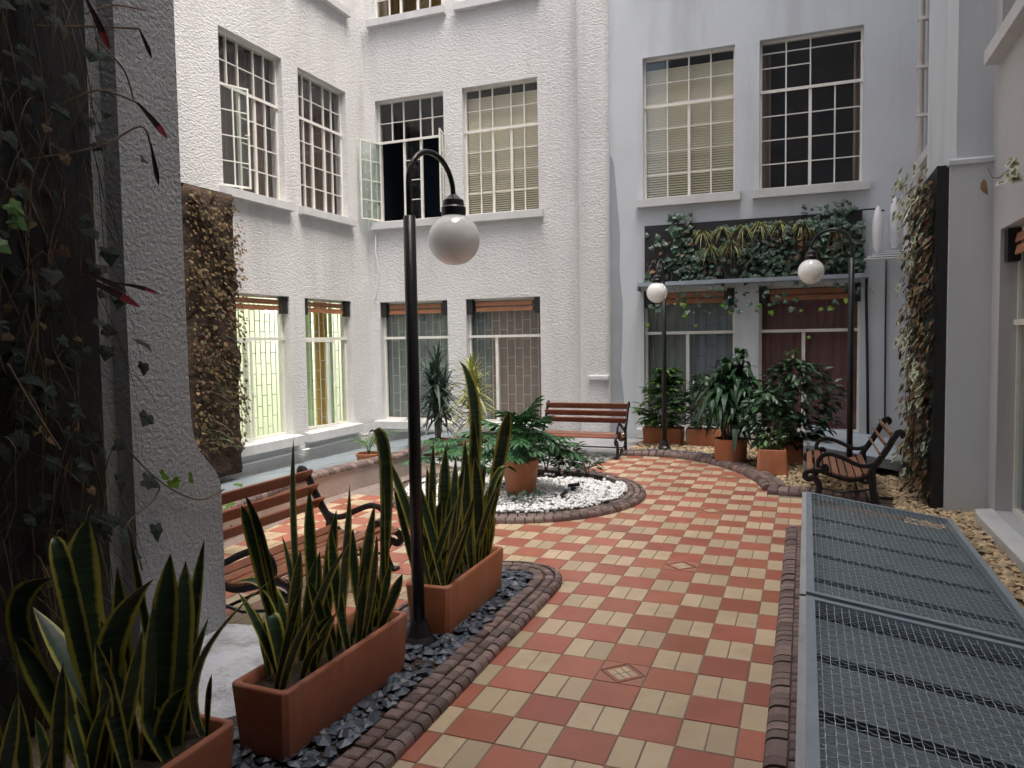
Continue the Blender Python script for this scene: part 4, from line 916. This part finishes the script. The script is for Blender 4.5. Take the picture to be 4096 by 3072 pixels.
# planter boxes at the far wall with bushes
def box_planter(label, x0, x1, y0, y1, h, z0=.03, m='terracotta'):
    t = thing('wall_planter', label, 'planter', ((x0+x1)/2, (y0+y1)/2, z0), 0, 'terracotta boxes along the far wall'); planter_box(t, x1-x0, y1-y0, h, m, .015, .025); return t
t = box_planter('terracotta box planter with light green schefflera at the far wall', -1.52, -.86, 8.66, 8.96, .27)
f = MB(); c0 = t.location
for i in range(8): 
    a = rv(3.1); stem(t, [(rv(.25), rv(.08), .2), (rv(.3), rv(.12), .5), (rv(.35), rv(.15)-.05, .8)], .008)
def rosette(f, c, n, L, up=.3, w=.35):
    for i in range(n):
        a = i*6.283/n+rv(.3); oval_leaf(f, c, (math.cos(a), math.sin(a), up+rv(.3)), (0, 0, 1), L*random.uniform(.75, 1.1), w, .35)
for i in range(150):
    a = random.random()*6.28; r = math.sqrt(random.random()); z = random.uniform(.3, 1.25); k = (1-abs(z-.65)/.75); c = Vector((.05+r*.50*math.cos(a)*k+.12*(z-.5), -.05+r*.28*math.sin(a), z)); rosette(f, c+Vector((-.06, -.08, 0)), 7, .16, .3, .5)
tag(f.build('leaves', 'schefflera', t), kind='stuff')
t = box_planter('terracotta box planter next to the schefflera box, with a dark bush', -.80, -.15, 8.62, 8.92, .27)
f = MB()
for i in range(420):
    a = random.random()*6.28; r = math.sqrt(random.random()); z = random.uniform(.3, 1.15); k = 1-abs(z-.6)/.75; p = Vector((-.1+r*.30*math.cos(a)*k, r*.22*math.sin(a), z)); oval_leaf(f, p, (math.cos(a), math.sin(a), rv(.6)), (rv(.3), rv(.3), 1), random.uniform(.08, .14), .5)
tag(f.build('leaves', 'ficus', t), kind='stuff'); stem(t, [(-.1, 0, .2), (-.1, 0, .9)], .015)
# big corn plant in the round pot
t = thing('potted_corn_plant', 'big dark broad-leaved corn plant in a round terracotta pot at the far kerb', 'potted plant', (.04, 7.16, .03))
round_pot(t, .215, .228, .33, rim=False); f = MB()
for bx, by, h, n in ((-.20, -.05, 1.16, 34), (-.06, -.08, 1.36, 36), (.13, .04, 1.50, 38), (.02, .1, 1.26, 30), (.24, -.02, 1.12, 34), (-.12, .06, .86, 30), (.10, -.1, .84, 34)):
    stem(t, [(bx*.3, by*.3, .25), (bx*.7, by*.7, h*.5), (bx, by, h*.85)], .02)
    for i in range(n):
        u = i/n; z = h*(1-.34*u); a = i*2.39996+bx*9; e = R(78-62*u); d = Vector((math.cos(a)*math.cos(e), math.sin(a)*math.cos(e), math.sin(e))); strap(f, (bx*.95, by*.95, z), d, random.uniform(.34, .54), .105, .6+.8*random.random(), 6, 2, .2)
tag(f.build('leaves', 'massangeana', t), kind='stuff')
# ficus-like bushes in the square pots
def bush(t, n, c, rx, ry, rz, m, L, w=.5):
    f = MB()
    for i in range(n):
        a = random.random()*6.28; u = rv(1); r = math.sqrt(1-u*u)*random.random()**.35; p = Vector((c[0]+rx*r*math.cos(a)*(1+.25*math.sin(a*5)), c[1]+ry*r*math.sin(a), c[2]+rz*u)); oval_leaf(f, p, (math.cos(a), math.sin(a), rv(.7)-.15), (rv(.4), rv(.4), 1), random.uniform(.6, 1.15)*L, w)
    return tag(f.build('leaves', m, t), kind='stuff')
t = thing('potted_ficus', 'tall dark ficus bush in a square terracotta pot near the metal deck', 'potted plant', (.84, 7.35, .03)); planter_box(t, .33, .33, .34, 'terracotta', -.03, .025)
stem(t, [(0, 0, .2), (.02, 0, .6), (0, .02, 1.2)], .018); stem(t, [(0, 0, .3), (.15, .05, .7), (.22, .05, 1.05)], .012); stem(t, [(0, 0, .3), (-.18, -.02, .6), (-.25, 0, .85)], .012)
bush(t, 900, (.06, 0, .83), .48, .34, .58, 'ficus', .15); bush(t, 46, (.0, -.05, 1.42), .08, .08, .16, 'schefflera', .10)
t = thing('potted_shrub', 'dark shrub in a square terracotta pot, nearest pot of the far group', 'potted plant', (.62, 6.44, .03), R(4)); planter_box(t, .34, .34, .31, 'terracotta', -.02, .025)
stem(t, [(-.02, 0, .2), (0, .05, .6)], .012); bush(t, 60, (-.04, -.02, .40), .14, .1, .13, 'schefflera', .10); bush(t, 340, (-.05, .25, .68), .28, .2, .36, 'ficus', .15)

# ------------------------------------------------------------------ green walls
def ivy_mass(name, par, n, x0, x1, z0, z1, y, F, m, L=.10, depth=.12, dens=None, hang=.7):
    f = MB(); M = fmat(F); M3 = M.to_3x3()
    i = 0
    while i < n:
        x, z = random.uniform(x0, x1), random.uniform(z0, z1)
        if dens and random.random() > dens(x, z): continue
        i += 1
        d = Vector((rv(.9), -.25-random.random()*.3, -hang+rv(.5))); nn = Vector((rv(.5), -1, .6+rv(.5)))
        ivy(f, M @ Vector((x, y-random.random()*depth, z)), M3 @ d, M3 @ nn, L*random.uniform(.55, 1.15))
    return tag(f.build(name, m, par), kind='stuff')
vg = thing('vertical_garden', 'black vertical garden panel of ivy and spider plants above the far windows', 'green wall', (0, 0, 0))
MB().box(-1.61, 1.83, 9.40, 9.495, 2.73, 3.73).build('panel', 'black_plastic', vg)
f = MB(); f.box(-1.70, 1.93, 9.20, 9.49, 2.675, 2.69); f.box(-1.70, 1.93, 9.195, 9.205, 2.675, 2.74); f.build('drip_tray', 'galvanised', vg)
F4 = (Vector((0, 9.40, 0)), 0)
ivy_mass('ivy', vg, 900, -1.62, 1.84, 2.76, 3.66, 0, F4, 'ivy', .105, .14, lambda x, z: (.25 if (-.75 < x < .45 and z > 3.3) else 1)*(.12 if x < -1.1 and z > 3.15 else 1)*(.55+.45*math.sin(x*5+z*4)))
ivy_mass('ivy_sprigs', vg, 26, -1.2, -.75, 3.66, 3.9, .03, F4, 'ivy', .11, .08); ivy_mass('ivy_sprigs', vg, 40, .9, 1.8, 3.68, 3.92, .03, F4, 'ivy', .09, .08)
ivy_mass('trailing_ivy', vg, 70, -1.5, 1.8, 2.2, 2.68, -.08, F4, 'ivy', .09, .12); ivy_mass('trailing_ivy', vg, 14, -1.6, 1.7, 1.6, 2.4, -.05, F4, 'ivy_bright', .10, .1)
ivy_mass('dry_leaves', vg, 60, -1.5, 1.8, 2.8, 3.6, -.02, F4, 'dry_leaf', .08, .12)
for x, z in ((-.62, 3.55), (-.30, 3.58), (.02, 3.58), (.30, 3.62), (.62, 3.62), (-.5, 3.3), (-.15, 3.35), (.95, 3.6)):
    f = MB()
    for i in range(30):
        a = random.random()*6.28; d = Vector((math.cos(a), -.5-random.random()*.6, math.sin(a)*.6+.35)); strap(f, (x, 9.36, z), d, random.uniform(.14, .30), .013, .9, 5, 2)
    f.build('spider_plant', 'spider', vg)
for x, z in ((1.0, 3.62), (1.5, 3.55), (-.1, 3.5)):
    f = MB()
    for i in range(16): strap(f, (x+rv(.1), 9.34, z), (rv(.5), -.4, -.6), random.uniform(.2, .5), .012, .6, 4, 2)
    f.build('dry_strands', 'dry_grass', vg)
MB().box(-1.72, -1.69, 9.2, 9.49, 2.60, 2.675).build('tray_end', 'galvanised', vg)
tag(MB().tube([(1.90, 9.42, 2.68), (1.90, 9.44, 2.4), (1.93, 9.44, 1.2), (1.95, 9.44, .05)], .022, 8).build('drain_pipe', 'black_plastic', None, True), 'black drain pipe at the right end of the drip tray', 'pipe')
# brown dried moss wall on the left wall
mg = thing('moss_panel', 'dried brown moss wall left of the lit windows', 'green wall', (0, 0, 0))
m_ = MB(); ny, nz = 12, 52; gv = []
for i in range(ny+1):
    for j in range(nz+1):
        y = 4.45+1.03*i/ny; z = -.2+4.25*j/nz; e = 0 if i in (0, ny) or j in (0, nz) else 1
        gv.append((-7.13+e*(.05+.07*random.random()+.05*math.sin(z*5+y*7)), y+(rv(.03) if j not in (0,) else 0), z))
m_.add(gv, [(i*(nz+1)+j, (i+1)*(nz+1)+j, (i+1)*(nz+1)+j+1, i*(nz+1)+j+1) for i in range(ny) for j in range(nz)])
m_.build('moss', 'moss', mg, True); MB().box(-7.29, -7.13, 4.42, 5.5, -.2, 4.06).build('panel', 'black_plastic', mg)
F1b = (Vector((-7.05, 0, 0)), R(90))
ivy_mass('dry_leaves', mg, 900, 4.45, 5.5, .2, 3.98, 0, F1b, 'dry_grass', .06, .12, lambda x, z: .35+.65*(math.sin(z*6+x*5) > 0))
ivy_mass('moss_leaves', mg, 260, 4.45, 5.5, .2, 3.9, 0, F1b, 'dry_leaf', .05, .1)
ivy_mass('edge_sprigs', mg, 60, 5.42, 5.62, 1.9, 3.6, .02, F1b, 'dry_leaf', .05, .1)
f = MB()
for i in range(34):
    z = random.choice((.35, .6, .9, 1.15, 1.5, 1.9))+rv(.1); strap(f, (-6.98, random.uniform(4.5, 5.2), z), (.5+random.random()*.3, .35+rv(.4), .15+rv(.3)), random.uniform(.25, .55), .018, .5, 5, 2)
f.build('fern_fronds', 'fern', mg)
# right-hand green wall on the pillar
rg = thing('pillar_garden', 'narrow black plant panel with variegated ivy on the side of the right pillar', 'green wall', (0, 0, 0))
MB().box(2.205, 2.31, 4.78, 6.6, .02, 3.42).build('panel', 'black_plastic', rg)
F6 = (Vector((2.20, 0, 0)), R(-90))
ivy_mass('variegated_ivy', rg, 230, -6.6, -4.85, .15, 3.45, 0, F6, 'ivy_var', .12, .16, lambda x, z: .3+.7*(math.sin(z*4.2+1+x) > -.2))
ivy_mass('dry_leaves', rg, 380, -6.6, -4.9, .1, 3.4, 0, F6, 'dry_leaf', .10, .13); ivy_mass('dark_ivy', rg, 400, -6.6, -4.8, .1, 3.3, .01, F6, 'ivy', .08, .06)
ivy_mass('dark_edge_leaves', rg, 110, -5.15, -4.76, .1, 3.3, .0, F6, 'dry_leaf', .09, .10)
ivy_mass('trailing_ivy', rg, 50, -6.6, -5.0, 3.15, 3.62, -.03, F6, 'ivy_var', .10, .22)
# dense dark garden on the left wall
lg = thing('ivy_wall', 'dark overgrown ivy wall at the left edge of the view', 'green wall', (0, 0, 0))
MB().box(-2.403, -2.30, -3.4, -.93, .0, 4.6).build('panel', 'black_plastic', lg)
F7 = (Vector((-2.30, 0, 0)), R(90))
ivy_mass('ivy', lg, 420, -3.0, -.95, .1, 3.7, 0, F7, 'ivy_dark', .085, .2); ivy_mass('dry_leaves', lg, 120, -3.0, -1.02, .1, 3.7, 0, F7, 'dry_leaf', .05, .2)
f = MB()
for i in range(1100):
    y = random.uniform(-2.4, -.93); z = random.uniform(.3, 3.7); strap(f, (-2.28+random.random()*.16, y, z), (.15+rv(.4), rv(.7), rv(.9)-.35), random.uniform(.12, .4), .005, .8, 5, 1, 0)
f.build('dry_stems', 'dry_grass', lg)
ivy_mass('ivy_near_pier', lg, 14, -1.06, -.70, .5, 2.9, -.03, F7, 'ivy_dark', .10, .10)
f = MB()
for p in ((-2.0, -1.57, 2.36), (-2.0, -1.56, 2.30), (-2.02, -1.62, 2.2)): ivy(f, p, (.4, .5, -.5), (.8, -.6, .5), .07)
f.build('bright_leaves', 'schefflera', lg)
def cordy(par, p, q, w, red, sag=.02):
    P = bez(p, (Vector(p)+Vector(q))/2+Vector((0, 0, sag)), q, 9); d = (Vector(q)-Vector(p)).normalized(); sd_ = d.cross(Vector((.7, -.7, 0)))
    a_ = MB(); blade(a_, P[:7], w, sd_, lambda t: .35+.65*t, .2, 2); a_.build('red_leaf', 'cordyline', par)
    b_ = MB(); blade(b_, P[6:], w, sd_, lambda t: 1-t**2, .2, 2); b_.build('red_leaf_tip', 'cordyline_red' if red else 'cordyline', par)
cordy(lg, (-2.03, -1.25, 2.09), (-2.0, -.94, 1.96), .038, True); cordy(lg, (-2.0, -1.09, 2.07), (-1.98, -.84, 2.03), .022, True); cordy(lg, (-2.02, -1.24, 2.11), (-1.99, -1.03, 2.03), .026, False)
cordy(lg, (-2.0, -.91, 2.95), (-2.0, -.73, 2.82), .032, True, .01); cordy(lg, (-2.0, -.84, 2.77), (-2.0, -.80, 2.57), .024, False, .01); cordy(lg, (-2.0, -1.17, 3.34), (-2.0, -1.05, 3.15), .032, True, .01); cordy(lg, (-2.0, -.88, 3.31), (-2.0, -.81, 3.19), .02, False, .01)
lg_t = MB()
for P in ([(-2.28, -1.3, 2.62), (-2.1, -1.05, 2.72), (-2.0, -.9, 2.84), (-2.0, -.84, 2.77)], [(-2.28, -1.2, 2.85), (-2.1, -1.05, 2.98), (-2.0, -.91, 2.95)], [(-2.27, -.9, 1.34), (-2.27, -.65, 1.06), (-2.27, -.36, .88), (-2.26, -.15, .90)], [(-2.27, -.62, 1.0), (-2.27, -.68, .93), (-2.27, -.84, .85), (-2.27, -.87, .70)], [(-2.27, -.84, .85), (-2.27, -.80, .74), (-2.27, -.76, .58)], [(-2.28, -1.2, 3.25), (-2.15, -1.0, 3.3), (-2.0, -.88, 3.31)], [(-2.0, -1.4, 1.33), (-2.0, -1.5, 1.5), (-2.0, -1.61, 1.71)], [(-2.27, -.95, 3.4), (-2.26, -.8, 3.5), (-2.25, -.6, 3.55)], [(-2.27, -.9, 3.3), (-2.26, -.75, 3.2), (-2.25, -.7, 3.05)]):
    lg_t.tube(catmull(P, 5), .005, 5)
lg_t.build('twigs', 'bark', lg)
f = MB()
for p in ((-2.22, -.63, 1.08), (-2.20, -.60, 1.04), (-2.22, -.44, 1.03)): ivy(f, p, (rv(1), .3, -.5), (.6, -.8, .4), .07)
f.build('bright_sprig', 'ivy_bright', lg)
t = thing('floor_ivy', 'green ivy clump at the foot of the brown moss wall behind the pier', 'plant', (-3.6, 1.0, .2)); f = MB()
for i in range(60): ivy(f, (rv(.25), rv(.35), random.random()*.4), (rv(1), rv(1), .1+rv(.5)), (rv(.4), rv(.4), 1), random.uniform(.06, .13))
f.build('leaves', 'ivy_bright', t)

# ------------------------------------------------------------------ small fixtures
t = thing('wall_units', 'pair of white rounded units on a bracket at the far right corner', 'fixture', (2.14, 9.15, 2.93)); t.scale = (1.25, 1.25, 1.25)
for x, h, z, y in ((-.09, .55, .1, -.05), (.10, .62, .14, .05)):
    autosmooth(MB().lathe([(.03, 0), (.055, .06), (.062, h*.45), (.058, h*.7), (.03, h*.94), (.005, h)], 16, (x, y, z)).build('shell', 'white_plastic', t))
autosmooth(MB().lathe([(.05, 0), (.07, .05), (.075, .4), (.05, .55), (.005, .6)], 16, (.26, .1, .05)).build('shell', 'white_plastic', t))
for k in range(4): MB().box(-.24+.05*k, .2+.03*k, -.14+.04*k, .1, .0+.03*k, .012+.03*k).build('bracket_plate', 'white_plastic', t)
tag(MB().tube([(2.18, 9.47, 2.95), (2.18, 9.46, 1.8), (2.19, 9.46, .3)], .014, 6).build('black_conduit', 'black_plastic', None, True), 'thin black conduit running down from the white units', 'pipe')
tag(MB().tube([(1.6, 9.42, 3.72), (1.85, 9.36, 3.74), (2.0, 9.3, 3.73), (2.12, 9.22, 3.68)], .014, 6).build('hose', 'black_plastic', None, True), 'black hose from the vertical garden to the white units', 'hose')
t = thing('dry_sprig', 'dead brown leaf and twig hanging against the right wall', 'plant', (2.6, 4.4, 3.2)); MB().tube([(0, .2, .12), (-.02, -.1, -.02), (-.03, -.4, -.08), (0, -.9, -.06)], .006, 5).build('twig', 'bark', t)
f = MB(); oval_leaf(f, (-.04, .15, .02), (0, -.3, -1), (-1, -.5, 0), .16, .6); f.build('leaf', 'dry_leaf', t)
f = MB()
for i in range(6): ivy(f, (-.05, -.7-random.random()*.3, -.1+rv(.1)), (rv(1), -.3, -.4), (-1, -.6, .3), .09)
f.build('ivy', 'ivy_var', t)

def vine_stems(par, n, x0, x1, z0, z1, F, name='vine_stem', m='bark'):
    M = fmat(F); f = MB()
    for i in range(n):
        x, z = random.uniform(x0, x1), random.uniform(z0+.3*(z1-z0), z1); P = []
        for k in range(7): P.append(M @ Vector((x, -.03-.05*math.sin(k*.9+i), z))); x += rv(.10); z -= random.uniform(.05, .16)*(z1-z0)/1.2
        f.tube([p for p in P], .004, 4)
    f.build(name, m, par)
vine_stems(vg, 40, -1.5, 1.75, 2.6, 3.65, F4); vine_stems(lg, 36, -2.6, -1.1, .3, 3.6, F7); vine_stems(rg, 22, -6.5, -4.85, .2, 3.4, F6)

for o in S.objects:
    if o.parent and o.name.split('.')[0] in ('venetian_blind', 'security_bars', 'dry_strands', 'dry_stems', 'fern_fronds', 'twigs', 'vine_stem', 'bright_leaves', 'bright_sprig', 'mosaic_chips', 'leaves'): o['kind'] = 'stuff'
